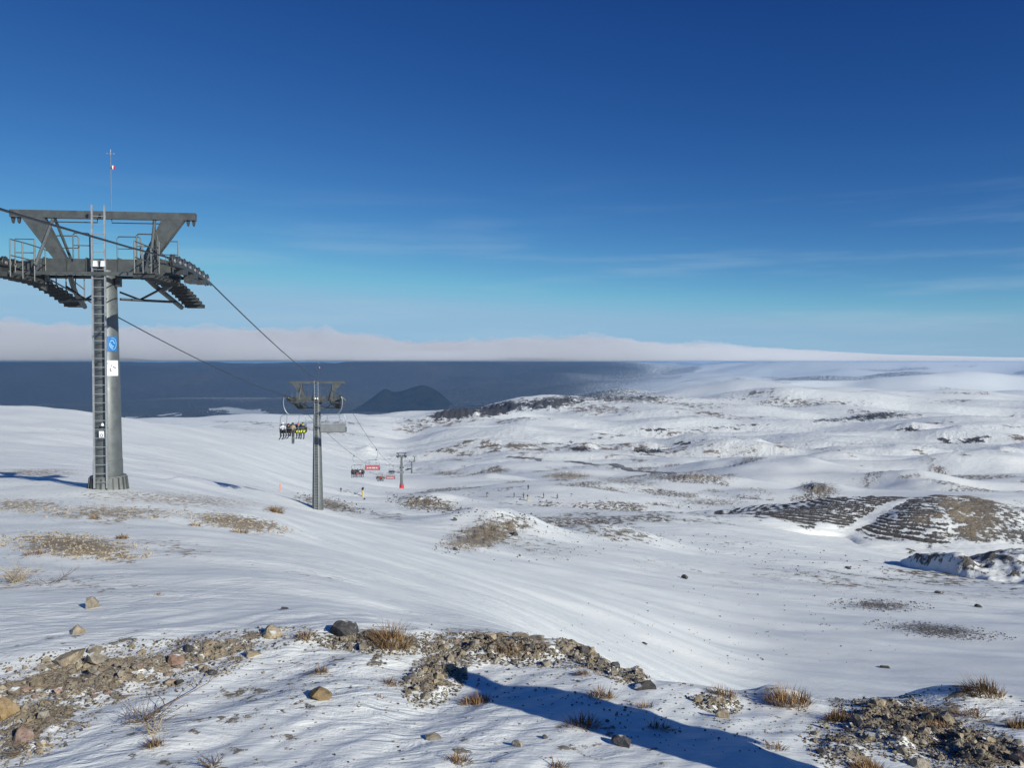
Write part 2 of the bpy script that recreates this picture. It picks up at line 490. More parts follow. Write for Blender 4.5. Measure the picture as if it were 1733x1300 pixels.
# bare rock and soil showing through the snow: photo column, row, half sizes px, tilt deg, strength, brownness, distance range
BARE = [
 # foreground rubble
 (150, 1150, 210, 44, 8, 1.0, .75, 4, 9), (330, 1110, 120, 30, 12, .9, .7, 4, 9), (60, 1225, 110, 50, 25, .9, .75, 3, 9), (640, 1085, 95, 22, -3, 1.0, .7, 4, 9),
 (850, 1095, 140, 28, -6, 1.05, .7, 4, 9), (735, 1145, 55, 44, 30, .95, .7, 4, 9), (1000, 1110, 80, 26, -25, 1.0, .7, 4, 9), (1080, 1145, 40, 20, -20, .8, .6, 4, 9),
 (1530, 1230, 110, 52, -20, 1.05, .55, 3, 9), (1670, 1275, 100, 40, -20, 1.0, .6, 3, 9), (1430, 1265, 60, 36, -25, .75, .5, 3, 9), (1215, 1190, 40, 18, -10, .8, .5, 3, 9), (1640, 1170, 80, 18, 5, .6, .5, 3, 9),
 (640, 1120, 40, 20, 0, .5, .5, 4, 9), (430, 1080, 90, 22, 5, .55, .5, 4, 9), (785, 1270, 35, 25, 0, .4, .4, 3, 9), (1600, 1200, 60, 25, 0, .6, .5, 3, 9),
 # left slope
 (125, 925, 120, 24, -5, 1.05, .85, 9, 24), (190, 940, 60, 16, -10, .8, .8, 9, 24), (25, 980, 55, 26, 20, .6, .8, 8, 20), (400, 885, 100, 17, -8, .95, .8, 12, 40), (180, 868, 150, 16, 0, .78, .8, 14, 40), (60, 800, 120, 10, 0, .65, .8, 25, 60), (195, 882, 40, 8, 8, .7, .8, 14, 40),
 (300, 845, 220, 17, -3, .62, .8, 18, 60), (30, 855, 100, 16, 0, .74, .7, 14, 50), (120, 985, 160, 30, -5, .42, .7, 8, 14), (300, 930, 90, 20, -10, .5, .7, 9, 24), (465, 862, 30, 9, 0, .8, .7, 15, 60), (560, 855, 80, 14, -12, .75, .6, 90, 260), (650, 875, 100, 14, -6, .5, .5, 90, 260),
 # middle ground knolls
 (822, 905, 100, 32, 14, .92, .6, 60, 180), (900, 925, 110, 34, -10, .5, .5, 60, 180), (1040, 902, 110, 18, -8, .62, .55, 80, 190), (720, 852, 62, 15, -6, .85, .6, 120, 330), (790, 868, 95, 10, -6, .6, .55, 120, 330),
 (960, 806, 60, 10, 0, .8, .6, 350, 800), (1165, 808, 110, 9, 0, .8, .55, 350, 800), (1060, 815, 80, 9, -6, .65, .6, 350, 800), (1200, 850, 95, 9, 0, .62, .5, 220, 480), (1385, 828, 46, 15, -5, .85, .6, 300, 600), (1280, 830, 60, 9, -10, .5, .5, 300, 700),
 (838, 797, 40, 6, 0, .8, .45, 450, 1000), (760, 802, 45, 6, 0, .75, .45, 450, 1000), (720, 800, 60, 5, 0, .5, .4, 450, 1000), (1240, 920, 40, 6, 0, .5, .3, 90, 190),
 (1490, 1025, 85, 13, -2, .8, .3, 40, 110), (1590, 1068, 115, 16, -6, .85, .3, 30, 90), (1290, 985, 90, 12, 0, .36, .3, 40, 130), (1250, 1050, 150, 40, 0, .24, .3, 25, 80),
 (1660, 890, 140, 22, -5, .5, .5, 100, 320), (1720, 985, 90, 40, 0, .5, .3, 60, 150),
 # far ridge and crags
 (775, 699, 60, 12, 8, 1.35, 0, 2300, 3600), (845, 692, 55, 13, 10, 1.3, 0, 2300, 3600), (930, 682, 100, 13, 6, 1.0, .1, 2300, 3600), (1060, 674, 140, 11, 0, .85, .3, 2300, 3600), (700, 712, 50, 6, 0, .6, .1, 2300, 3600),
 (1010, 692, 100, 14, 0, .66, .45, 2300, 3600), (1180, 690, 90, 12, 5, .55, .45, 2300, 3700), (1240, 674, 90, 6, 0, .5, .2, 2500, 3800), (1480, 705, 75, 9, 6, .95, .1, 1800, 2900), (1400, 712, 60, 6, 4, .7, .1, 1800, 2900), (1545, 726, 34, 8, 4, 1.05, 0, 1500, 2200), (1650, 745, 50, 8, 6, .85, 0, 1200, 1900),
 (1600, 748, 20, 5, 0, .9, 0, 1200, 1900), (1240, 722, 90, 4, 3, .75, 0, 1700, 2800), (1100, 727, 70, 4, 2, .7, 0, 1700, 2800), (985, 760, 28, 7, 0, 1.0, 0, 1000, 1700), (1100, 763, 45, 8, 4, .95, 0, 1000, 1700), (1190, 748, 90, 6, 5, .75, 0, 1200, 2000),
 (935, 752, 40, 3, 0, .75, 0, 1200, 2000), (1030, 740, 90, 4, 8, .65, 0, 1400, 2400), (625, 745, 16, 7, 0, .95, 0, 1000, 1700), (700, 752, 40, 5, 4, .75, 0, 1000, 1700), (1720, 722, 40, 4, 0, .7, 0, 1500, 2600), (1690, 765, 50, 8, 8, .55, 0, 1000, 1700),
 (470, 722, 40, 8, 0, .5, .2, 1200, 2600), (400, 728, 60, 6, 0, .4, .2, 700, 2000), (760, 795, 120, 5, 0, .5, .2, 600, 1200), (1300, 752, 60, 6, 20, .4, 0, 900, 1500),
]
PXV, PYV = project(X, Y_, Z)
rock = np.zeros_like(Z); brown = np.full_like(Z, 0.3)
jit = fbm(X, Y_, 0.6, 3, 3)
for (px, py, rx, ry, tilt, st, br, y0, y1) in BARE:
    c, s = math.cos(R(tilt)), math.sin(R(tilt))
    dx, dy = PXV - px, -(PYV - py)
    a, b = (dx * c + dy * s) / rx, (-dx * s + dy * c) / ry
    q = np.sqrt(a * a + b * b)
    m = st * (1 - sstep(0.1, 1.5, q)) * ((Y_ > y0) & (Y_ < y1))
    brown = np.where(m > rock, br, brown)
    rock = np.maximum(rock, m)
# faint speckle of stones almost everywhere
sp = 0.66 * sstep(0.0, 0.65, fbm(X, Y_ * 1.3, 55, 4, 75, 0.6)) * sstep(40, 120, RG) * (1 - sstep(900, 2000, RG)) * (0.35 + 0.65 * sstep(R(-17), R(-7), TH))[:, None]
sp = np.maximum(sp, 0.62 * sstep(0.0, 0.6, fbm(X, Y_ * 1.5, 420, 4, 76)) * sstep(500, 1200, RG) * (1 - sstep(4600, 5200, RG)))
sp = np.maximum(sp, 0.36 * sstep(-0.15, 0.5, fbm(X, Y_, 1.1, 3, 77)) * (1 - sstep(7.5, 9, RG)))
sp = np.maximum(sp, 0.30 * sstep(0.0, 0.6, fbm(X, Y_, 4, 3, 78)) * sstep(9, 12, RG) * (1 - sstep(30, 60, RG)) * (TH < R(-12))[:, None])
brown = np.where(sp > rock, 0.45, brown); rock = np.maximum(rock, sp)
near = 1 - sstep(14, 70, RG)
# rubble stands slightly proud and rough
lump = np.abs(fbm(X, Y_, 0.22, 3, 21)) * 0.05
Z = Z + np.where(RG < 12, sstep(0.35, 0.9, rock) * (lump + 0.01), 0)
Z = Z + np.where((RG > 60) & (RG < 4000), sstep(0.3, 1.0, rock) * RG * 0.0022 * fbm(X, Y_, 1.0, 1, 8) + sstep(0.4, 1.0, rock) * RG * 0.0016 * np.abs(pnoise(X / (RG * 0.012), Y_ / (RG * 0.03), 9)), 0)
# the plain: bare and dark to the left, snow streaked to the right
bare_far = (1 - sstep(R(2), R(17), TH[:, None] + R(4.0) * fbm(X, Y_, 7000, 3, 61))) * sstep(5200, 8000, RG)
bare_far = np.maximum(bare_far, sstep(0.25, 0.5, fbm(X * 0.5, Y_ * 1.6, 3500, 3, 62)) * 0.6 * sstep(9000, 12000, RG) * (1 - sstep(R(12), R(26), TH))[:, None])
bare_far = bare_far * (1 - 0.30 * (1 - sstep(15000, 17500, RG)) * sstep(0.2, 0.5, fbm(X * 0.25, Y_ * 1.5, 5200, 3, 67)) * sstep(12000, 16000, RG))
bare_far = np.maximum(bare_far, 0.68 * sstep(0.10, 0.45, fbm(X * 0.6, Y_ * 1.3, 2600, 4, 64, 0.6)) * sstep(5600, 8000, RG))
bare_far = np.where(gorge > 0.3, np.where(fbm(X, Y_, 1500, 3, 66) > 0.25, 0.2, 1.0), bare_far)
rock = np.where(RG > 5200, np.maximum(rock * (RG < 5200), bare_far), rock)
brown = np.where(RG > 5200, 0.0 + 0.15 * sstep(R(-2), R(8), TH)[:, None], brown)
lod_mid = sstep(25, 120, RG); lod_far = sstep(350, 1400, RG)

nT, nR = Z.shape
verts = np.stack([X, Y_, Z], -1).reshape(-1, 3)
verts = np.concatenate([verts, [[0, 0, -1.66]]])
ii, jj = np.meshgrid(np.arange(nT), np.arange(nR - 1), indexing='ij')
i2 = (ii + 1) % nT
quads = np.stack([ii * nR + jj, ii * nR + jj + 1, i2 * nR + jj + 1, i2 * nR + jj], -1).reshape(-1, 4)
tri = np.stack([np.full(nT, nT * nR), np.arange(nT) * nR, ((np.arange(nT) + 1) % nT) * nR], -1)
gm = bpy.data.meshes.new('snowy_ground')
gm.vertices.add(len(verts)); gm.vertices.foreach_set('co', verts.ravel())
loops = np.concatenate([quads.ravel(), tri.ravel()])
gm.loops.add(len(loops)); gm.loops.foreach_set('vertex_index', loops)
starts = np.concatenate([np.arange(len(quads)) * 4, len(quads) * 4 + np.arange(len(tri)) * 3])
gm.polygons.add(len(starts)); gm.polygons.foreach_set('loop_start', starts)
gm.update(calc_edges=True)
gm.polygons.foreach_set('use_smooth', np.ones(len(starts), bool))
def put_attr(me, name, arr, tail=0.0):
    at_ = me.attributes.new(name, 'FLOAT', 'POINT')
    v = np.concatenate([arr.ravel(), [tail]]) if tail is not None else arr.ravel()
    at_.data.foreach_set('value', v.astype(np.float32))
for nm, ar, tl in (('rock', rock, 0), ('brown', brown, .3), ('near', near, 1), ('lodm', lod_mid, 0), ('lodf', lod_far, 0)):
    put_attr(gm, nm, ar, tl)

# ------------------------------------------------------------------ snow and rock material
def ground_material(name, terraced=False):
    t = NT(name)
    P = t.new('ShaderNodeNewGeometry').outputs['Position']
    rk, br = t.attr('rock'), t.attr('brown')
    nr, lm, lf = t.attr('near'), t.attr('lodm'), t.attr('lodf')
    Ps = t.mapping(P, (1, 1, 0.6))
    n1 = t.noise(Ps, 6.0, 7, 0.66)
    n2 = t.noise(Ps, 0.75, 7, 0.70)
    n3 = t.noise(Ps, 0.045, 7, 0.72)
    mixf = t.new('ShaderNodeMix', data_type='FLOAT')
    t.put(mixf.inputs[0], lm); t.put(mixf.inputs[2], n1); t.put(mixf.inputs[3], n2)
    mixg = t.new('ShaderNodeMix', data_type='FLOAT')
    t.put(mixg.inputs[0], lf); t.put(mixg.inputs[2], mixf.outputs[0]); t.put(mixg.inputs[3], n3)
    n = mixg.outputs[0]
    # rock where noise + strength pass a threshold
    v = t.math('ADD', t.math('MULTIPLY', t.math('SUBTRACT', n, 0.5), 2.9), rk)
    fac = t.step(v, 0.60, 0.74)
    # dusting of snow in the rocky parts
    d = t.step(n1, 0.36, 0.62)
    grey = t.mix(t.step(n2, 0.35, 0.65), rgba((0.10, 0.095, 0.09)), rgba((0.20, 0.185, 0.165)))
    tan = t.mix(d, rgba((0.215, 0.165, 0.105)), rgba((0.42, 0.35, 0.245)))
    dark = t.mix(d, rgba((0.035, 0.036, 0.04)), rgba((0.10, 0.095, 0.092)))
    rc = t.mix(t.step(br, 0.0, 0.35), dark, grey)
    rc = t.mix(t.step(br, 0.25, 0.7), rc, tan)
    sn = t.mix(t.step(n2, 0.3, 0.7), rgba((0.83, 0.865, 0.83)), rgba((0.90, 0.93, 0.885)))
    # wind-packed dirt tints the snow a little around the rubble
    dust = t.math('MULTIPLY', t.step(v, 0.25, 0.65), t.math('MULTIPLY', br, 0.30))
    sn = t.mix(dust, sn, rgba((0.62, 0.55, 0.46)))
    col = t.mix(fac, sn, rc)
    # fine relief
    Pw = t.mapping(P, (1.0, 2.6, 2.0), (0, 0, R(-40)))
    s1 = t.noise(Pw, 2.6, 6, 0.58, 0.8)
    s2 = t.noise(P, 28.0, 4, 0.6)
    h = t.math('ADD', t.math('MULTIPLY', s1, 0.05), t.math('MULTIPLY', s2, 0.006))
    h = t.math('ADD', h, t.math('MULTIPLY', t.math('MULTIPLY', fac, n1), 0.10))
    patchy = t.step(t.noise(P, 0.5, 3, 0.5), 0.38, 0.62, 0.30, 1.0)
    b1 = t.bump(h, t.math('MULTIPLY', t.math('MULTIPLY', nr, 0.95), patchy), 1.0)
    # middle distance: wind crust and rock relief
    Pm = t.mapping(P, (0.35, 1.0, 1.0), (0, 0, R(25)))
    s3 = t.noise(Pm, 0.55, 7, 0.62, 0.4)
    hm = t.math('ADD', t.math('MULTIPLY', s3, 0.35), t.math('MULTIPLY', t.math('MULTIPLY', fac, n2), 1.2))
    b2 = t.bump(hm, t.math('MULTIPLY', t.math('MULTIPLY', lm, 0.85), t.math('SUBTRACT', 1.0, lf)), 1.0, b1)
    b3 = t.bump(t.math('MULTIPLY', n3, 10.0), t.math('MULTIPLY', lf, 0.50), 1.0, b2)
    t.principled(col, t.mix(fac, (0.55, 0.55, 0.55, 1), (0.9, 0.9, 0.9, 1)), 0.0, b3, 0.25)
    return t.mat
M_GROUND = ground_material('snow and bare rock')
gm.materials.append(M_GROUND)
ground = link(bpy.data.objects.new('snowy_ground', gm))
tag(ground, 'snow covered mountain slope and plain with bare rubble patches', 'ground', kind='structure')
# ------------------------------------------------------------------ materials of things
M_GALV = surf('galvanised steel', (0.135, 0.15, 0.148), 0.5, 0.35, 0.16, 3.0)
M_GREEN = surf('grey green painted steel', (0.092, 0.102, 0.100), 0.5, 0.25, 0.18, 4.0)
M_DARK = surf('dark steel', (0.06, 0.065, 0.065), 0.5, 0.3, 0.2, 8.0)
M_LADDER = surf('bright zinc ladder', (0.34, 0.36, 0.37), 0.45, 0.3, 0.12, 6.0)
M_CONC = surf('concrete', (0.17, 0.182, 0.178), 0.8, 0, 0.2, 5.0)
M_RUBBER = surf('black rubber', (0.025, 0.025, 0.026), 0.7, 0, 0.3, 10.0)
M_WHITE = surf('white plastic', (0.78, 0.79, 0.80), 0.4, 0, 0.04, 3.0)
M_BLUE = surf('blue enamel', (0.020, 0.155, 0.42), 0.4, 0, 0.08, 3.0)
M_PALEBLUE = surf('pale blue print', (0.25, 0.50, 0.72), 0.5, 0, 0.05, 3.0)
M_BLACK = surf('black print', (0.02, 0.02, 0.022), 0.5, 0, 0.2, 5.0)
M_RED = surf('red padding', (0.55, 0.025, 0.04), 0.6, 0, 0.12, 3.0)
M_SEATRED = surf('red seat back', (0.44, 0.13, 0.15), 0.55, 0, 0.12, 3.0)
M_SEATGREY = surf('grey seat back', (0.20, 0.215, 0.22), 0.55, 0, 0.10, 3.0)
M_TUBE = surf('pale tube steel', (0.27, 0.30, 0.33), 0.4, 0.4, 0.08, 4.0)
M_ROPE = surf('steel wire rope', (0.05, 0.055, 0.07), 0.5, 0.6, 0.2, 20.0)
M_YELLOW = surf('tan padding', (0.55, 0.40, 0.13), 0.7, 0, 0.12, 4.0)
M_ORANGE = surf('orange marker', (0.75, 0.22, 0.10), 0.6, 0, 0.1, 4.0)
M_SKIN = surf('skin', (0.55, 0.34, 0.25), 0.6, 0, 0.06, 8.0)
def cloth(name, c): return surf(name + ' cloth', c, 0.85, 0, 0.15, 9.0)

# ------------------------------------------------------------------ chairlift line
LINE_S = -0.1155                                  # the line drifts left as it runs away down the slope
def line_x(Y): return float(np.interp(Y, [-62.0, 27.6, 88.0, 440.0, 1560.0], [-3.0, -14.0, -21.5, -61.0, -187.5]))
LINE_RZ = math.atan(-LINE_S)                      # tower frames turn with the line
DIRV = Vector((LINE_S, 1, 0)).normalized(); PERP = Vector((DIRV.y, -DIRV.x, 0))
WSC = 0.945                                       # width of the head frames
HALF = 3.0 * WSC

def lathe(mb, prof, n=24, mi=0, cap=True):
    k = len(mb.v)
    for r_, z_ in prof:
        for j in range(n):
            a = 2 * math.pi * j / n
            mb.v.append((r_ * math.cos(a), r_ * math.sin(a), z_))
    for i in range(len(prof) - 1):
        for j in range(n):
            q = (j + 1) % n
            mb.f.append((k + i * n + j, k + i * n + q, k + (i + 1) * n + q, k + (i + 1) * n + j)); mb.m.append(mi)
    if cap:
        mb.f.append(tuple(k + j for j in reversed(range(n)))); mb.m.append(mi)
        e = k + (len(prof) - 1) * n
        mb.f.append(tuple(e + j for j in range(n))); mb.m.append(mi)

def rope_local(y, s0, s1):
    """height of the rope along a convex sheave train"""
    t = np.clip((y + 2.3) / 4.6, 0, 1)
    L = 4.6
    z = L * (s0 * t + 0.5 * (s1 - s0) * t * t)
    zc = L * (s0 * .5 + 0.5 * (s1 - s0) * .25)
    return z - zc

RUNG = MB(); RUNG.tube([(-0.21, 0, 0), (0.21, 0, 0)], 0.014, 6)
RUNG_ME = RUNG.mesh('rung'); RUNG_ME.materials.append(M_LADDER)
SHEAVE = MB()
SHEAVE.tube([(-0.055, 0, 0), (-0.04, 0, 0), (-0.02, 0, 0), (0.02, 0, 0), (0.04, 0, 0), (0.055, 0, 0)], [0.215, 0.225, 0.195, 0.195, 0.225, 0.215], 16)
SHEAVE.tube([(-0.09, 0, 0), (0.09, 0, 0)], 0.06, 8, 1)
SHEAVE_ME = SHEAVE.mesh('sheave'); SHEAVE_ME.materials.append(M_DARK); SHEAVE_ME.materials.append(M_LADDER); smooth_mesh(SHEAVE_ME)
STEP = MB(); STEP.box((0, 0, 0), (0.70, 0.36, 0.05)); STEP.box((0, -0.165, -0.05), (0.70, 0.03, 0.13)); STEP.box((0, 0.165, -0.05), (0.70, 0.03, 0.13))
STEP_ME = STEP.mesh('step'); STEP_ME.materials.append(M_DARK)
WHEELS = (-2.05, -1.46, -0.88, -0.29, 0.29, 0.88, 1.46, 2.05)

def child(name, me, parent, loc=(0, 0, 0), rot=(0, 0, 0)):
    o = bpy.data.objects.new(name, me); link(o, parent); o.location = loc; o.rotation_euler = rot
    return o

def tower(loc, zc, r0, r1, s0, s1, label, detail=2, base='skirt', rung_gap=0.30):
    t = empty('chairlift_tower', loc, LINE_RZ); t.scale = (WSC, 1, 1)
    tag(t, label, 'lift tower', 'steel towers of the chairlift')
    dark = M_GREEN
    # mast
    m = MB(); lathe(m, [(r0 * 1.0, -1.5), (r0, 0.3), (r0 * 0.985, 1.05), (r0 * 0.955, 1.06), (r1 + (r0 - r1) * .5, zc * .52), (r1 + (r0 - r1) * .5 - 0.006, zc * .52 + .01), (r1, zc - 0.15)], 32)
    m.build('mast', M_GALV, t, True)
    if base == 'skirt':
        b = MB(); lathe(b, [(r0 * 1.32, -0.9), (r0 * 1.27, 0.0), (r0 * 1.17, 0.46), (r0 * 1.21, 0.46), (r0 * 1.21, 0.50), (r0 * 0.9, 0.50)], 32, cap=False)
        sk = b.build('base_collar', M_CONC, t, True)
        for k in range(20):
            a = 2 * math.pi * k / 20
            g = MB(); c, s = math.cos(a), math.sin(a)
            g.bar((r0 * 1.31 * c, r0 * 1.31 * s, -0.05), (r0 * 1.20 * c, r0 * 1.20 * s, 0.45), 0.03, 0.08, (c, s, 0))
            g.build('gusset', M_GREEN, sk)
    elif base == 'pad':
        b = MB(); lathe(b, [(r0 * 1.55, -1.2), (r0 * 1.5, 0.1), (r0 * 1.25, 3.4), (r0, 3.45)], 20, cap=False)
        b.build('red_pad', M_RED, t, True)['label'] = 'red padding round the foot of the mast'
    # cross arm
    a = MB(); a.box((0, 0, zc), (4.3, 0.46, 0.46))
    for sx in (-1, 1):
        a.prism([(sx * 2.15, zc - 0.23), (sx * 3.02, zc - 0.12), (sx * 3.02, zc + 0.10), (sx * 2.15, zc + 0.23)], -0.2, 0.2)
    arm = a.build('cross_arm', dark, t)
    if detail > 1:
        for x in (-2.0, -1.2, -0.55, 0.55, 1.2, 2.0):
            f = MB(); f.box((x, 0, zc), (0.03, 0.56, 0.54)); f.build('stiffener', dark, arm)
    # lifting frame on top
    tb = MB(); tb.box((0, 0, zc + 1.75), (6.4, 0.24, 0.25))
    beam = tb.build('lifting_beam', dark, t)
    if detail > 0:
        for sx in (-1, 1):
            for dx in (2.92, 3.12):
                h = MB(); h.prism([(sx * (dx - .06), zc + 1.62), (sx * (dx + .06), zc + 1.62), (sx * (dx + .03), zc + 1.46), (sx * dx, zc + 1.42), (sx * (dx - .03), zc + 1.46)], -0.05, 0.05)
                h.build('lifting_hook', M_DARK, beam)
    for sx in (-1, 1):
        l = MB(); l.prism([(sx * 2.80, zc + 1.62), (sx * 2.02, zc + 1.62), (sx * 1.28, zc + 0.2), (sx * 1.70, zc + 0.2)], -0.13, 0.13)
        l.build('frame_leg', dark, t)
        if detail > 0:
            s = MB(); s.tube([(sx * 1.75, 0, zc + 1.65), (sx * 1.9, -1.05, zc - 0.12)], 0.055, 8); s.build('strut', M_GALV if sx < 0 else M_GALV, t)
            s = MB(); s.tube([(sx * 1.72, 0, zc + 1.65), (sx * 1.45, 1.0, zc - 0.05)], 0.05, 8); s.build('strut', dark, t)
    # sheave trains
    for sx in (-1, 1):
        st = empty('sheave_train', (sx * 3.0, 0, zc)); st.parent = t
        b = MB(); pts = [(0, y, float(rope_local(y, s0, s1)) - 0.17) for y in np.linspace(-2.35, 2.35, 13)]
        for p, q in zip(pts[:-1], pts[1:]):
            b.bar((0.10, p[1], p[2]), (0.10, q[1], q[2]), 0.03, 0.11); b.bar((-0.10, p[1], p[2]), (-0.10, q[1], q[2]), 0.03, 0.11)
        for y in (-1.17, 0, 1.17): b.box((0, y, float(rope_local(y, s0, s1)) - 0.32), (0.34, 0.5, 0.14))
        b.box((0, 0, -0.42), (0.3, 0.7, 0.25))
        b.build('balancer_beam', M_DARK, st)
        for y in WHEELS: child('sheave', SHEAVE_ME, st, (0, y, float(rope_local(y, s0, s1)) - 0.05))
    if detail == 0:
        return t
    # catwalks with steps and rails beside each train
    for sx in (-1, 1):
        cw = empty('catwalk', (sx * 2.30, 0, zc)); cw.parent = t
        ys = np.linspace(-2.6, 2.9, 15)
        wz = [float(rope_local(min(max(y, -2.3), 2.3), s0, s1)) + (s1 * (y - 2.3) if y > 2.3 else 0) - 0.55 - (0.07 * max(0, y) ** 1.3) for y in ys]
        for y, z in zip(ys, wz): child('step', STEP_ME, cw, (0, y, z))
        for ex in (-0.30, 0.30):
            sb = MB(); sb.tube([(ex, y, z - 0.02) for y, z in zip(ys, wz)], 0.035, 4); sb.build('stringer', M_GREEN, cw)
        for k in range(0, 15, 2):
            if detail < 2 and k % 4: continue
            p = MB(); p.tube([(-sx * 0.36, ys[k], wz[k] - 0.1), (-sx * 0.36, ys[k], wz[k] + 1.05)], 0.022, 6); p.build('rail_post', M_GALV, cw)
        for hh in (0.55, 1.05):
            rl = MB(); rl.tube([(-sx * 0.36, y, z + hh) for y, z in zip(ys, wz)], 0.02, 6); rl.build('handrail', M_GALV, cw)
        # bracket below the walk, tied back to the mast
        br = MB(); br.prism([(-0.35, -0.28), (0.35, -0.28), (0.30, -0.50), (-0.25, -0.85)], -0.08, 0.08) if sx > 0 else br.prism([(-0.35, -0.28), (0.35, -0.28), (0.25, -0.85), (-0.30, -0.50)], -0.08, 0.08)
        br.build('bracket', M_GREEN, cw)
        # curved arm that carries the lower end of the walk
        cb = MB(); cb.tube([(-sx * 1.0, 0.2, -0.3), (-sx * 0.85, 0.7, -0.55), (-sx * 0.65, 1.5, -0.85), (-sx * 0.45, 2.7, -1.22)], 0.09, 8)
        cb.build('walk_support', M_GREEN, cw)
        ti = MB(); ti.tube([(sx * r1, 0.3, zc - 1.1), (sx * 2.15, 1.2, zc - 1.12)], 0.045, 8); ti.tube([(sx * 0.95, 0.65, zc - 1.1), (sx * 1.75, 0.9, zc - 0.62)], 0.04, 8)
        ti.tube([(sx * r1, 0.3, zc - 0.85), (sx * 1.0, 0.65, zc - 1.1)], 0.035, 8)
        ti.build('tie_rod', M_DARK, t)
    # guard frames over the cross arm
    for x0, x1, y in ((-1.85, -1.05, 0.34), (-0.95, -0.38, -0.34), (0.30, 1.12, 0.34), (1.22, 1.95, -0.34)):
        g = MB(); h = 1.08
        g.tube([(x0, y, zc + 0.2), (x0, y, zc + h - .06), (x0 + .06, y, zc + h), (x1 - .06, y, zc + h), (x1, y, zc + h - .06), (x1, y, zc + 0.2)], 0.024, 6)
        g.tube([(x0, y, zc + 0.66), (x1, y, zc + 0.66)], 0.018, 6)
        g.build('guard_frame', M_GALV if y > 0 else M_GREEN, t)
    # platform channel across the front of the arm
    pc = MB(); pc.box((0, -0.62, zc - 0.31), (5.6, 0.10, 0.11)); pc.box((0, 0.62, zc - 0.31), (5.6, 0.10, 0.11)); pc.build('platform_channel', M_GREEN, t)
    for sx in (-1, 1):
        dk = MB(); dk.box((sx * 1.45, -0.42, zc - 0.25), (1.7, 0.32, 0.03)); dk.build('deck_grating', M_DARK, t)
        pr = MB()
        for x in (-2.75, -2.1): pr.tube([(sx * -x, -0.66, zc - .3), (sx * -x, -0.66, zc + .8)], 0.022, 6)
        pr.tube([(sx * 2.75, -0.66, zc + .8), (sx * 2.1, -0.66, zc + .8)], 0.02, 6); pr.tube([(sx * 2.75, -0.66, zc + .35), (sx * 2.1, -0.66, zc + .35)], 0.018, 6)
        pr.build('handrail', M_GALV, t)
    # small conduit rails under the lifting beam
    for sx in (-1, 1):
        cr = MB(); cr.tube([(sx * 0.25, 0, zc + 1.63), (sx * 0.25, 0, zc + 1.50), (sx * 2.0, 0, zc + 1.50), (sx * 2.0, 0, zc + 1.63)], 0.02, 6); cr.build('grab_rail', M_DARK, t)
    # ladder on the uphill side
    ld = empty('ladder', (0, -(r0 + 0.16), 0)); ld.parent = t
    top = zc + 1.95; lean = (r0 - r1) * 0.75 / zc
    n_r = int((top - 0.35) / rung_gap)
    for ex in (-0.215, 0.215):
        rl = MB(); rl.box((ex, lean * top / 2, top / 2 + 0.1), (0.05, 0.07, top - 0.1), Matrix.Rotation(-math.atan(lean), 3, 'X')); rl.build('ladder_rail', M_LADDER, ld)
    for k in range(n_r): child('rung', RUNG_ME, ld, (0, lean * (0.35 + k * rung_gap), 0.35 + k * rung_gap))
    for k in range(1, int(top / 2.2)):
        z = k * 2.2
        if z > zc - 0.4: break
        sb = MB(); y0 = lean * z
        for ex in (-0.2, 0.2): sb.bar((ex, y0, z), (ex * 0.8, y0 + 0.24, z - 0.02), 0.05, 0.04)
        sb.build('standoff', M_DARK, ld)
    # two lamps by the ladder head
    for ex in (-0.10, 0.16):
        lp = MB(); lp.box((ex, -(r1 + 0.22), zc + 0.02), (0.15, 0.12, 0.19), taper=0.8); lp.build('lamp_box', M_WHITE, t)
    # weather mast
    w = empty('wind_mast', (0.24, 0, zc + 1.87)); w.parent = t
    p = MB(); p.tube([(0, 0, -0.1), (0, 0, 1.95)], [0.013, 0.009], 6); p.build('pole', M_GALV, w)
    p = MB(); p.box((0, 0, 2.0), (0.03, 0.03, 0.09)); p.tube([(-0.12, 0, 2.0), (0.12, 0, 2.0)], 0.006, 6)
    for ex in (-0.12, 0.12): p.box((ex, 0, 2.0), (0.04, 0.04, 0.04), taper=0.5)
    p.tube([(0, 0, 2.05), (0, 0, 2.14)], 0.008, 6); p.build('wind_cups', M_LADDER, w)
    p = MB(); p.tube([(0, 0, 1.52), (0.06, 0, 1.52), (0.14, 0, 1.52)], [0.02, 0.075, 0.05], 10); v = p.build('wind_vane', M_RED, w)
    p = MB(); p.tube([(0.072, 0, 1.52), (0.105, 0, 1.52)], [0.077, 0.066], 10); p.build('white_band', M_WHITE, v)
    # cable tray and junction box at the mast head
    jb = MB(); jb.box((r1 + 0.12, -0.1, zc - 0.55), (0.16, 0.2, 0.3)); jb.tube([(r1 + .1, -.1, zc - .4), (r1 + .25, -.15, zc - .25), (r1 + .1, -.2, zc - .1)], 0.015, 6); jb.build('junction_box', M_DARK, t)
    return t

def plate_on_mast(t, ang, z, w, h, rad, mat, name, label=None):
    """slightly bowed plate strapped round the front of a mast"""
    b = MB(); n = 6; k = len(b.v)
    vs = []
    for dr in (0.0, 0.012):
        for zz in (z - h / 2, z + h / 2):
            for j in range(n + 1):
                a = ang + (j / n - 0.5) * (w / rad)
                vs.append(((rad + dr) * math.sin(a), -(rad + dr) * math.cos(a), zz))
    q = n + 1; fs = []
    for j in range(n):
        fs += [(2 * q + j, 2 * q + j + 1, 3 * q + j + 1, 3 * q + j), (j + 1, j, q + j, q + j + 1), (j, j + 1, 2 * q + j + 1, 2 * q + j), (q + j + 1, q + j, 3 * q + j, 3 * q + j + 1)]
    fs += [(0, 2 * q, 3 * q, q), (q - 1, 2 * q - 1, 4 * q - 1, 3 * q - 1)]
    b.add(vs, fs)
    o = b.build(name, mat, t)
    if label: o['label'] = label
    return o
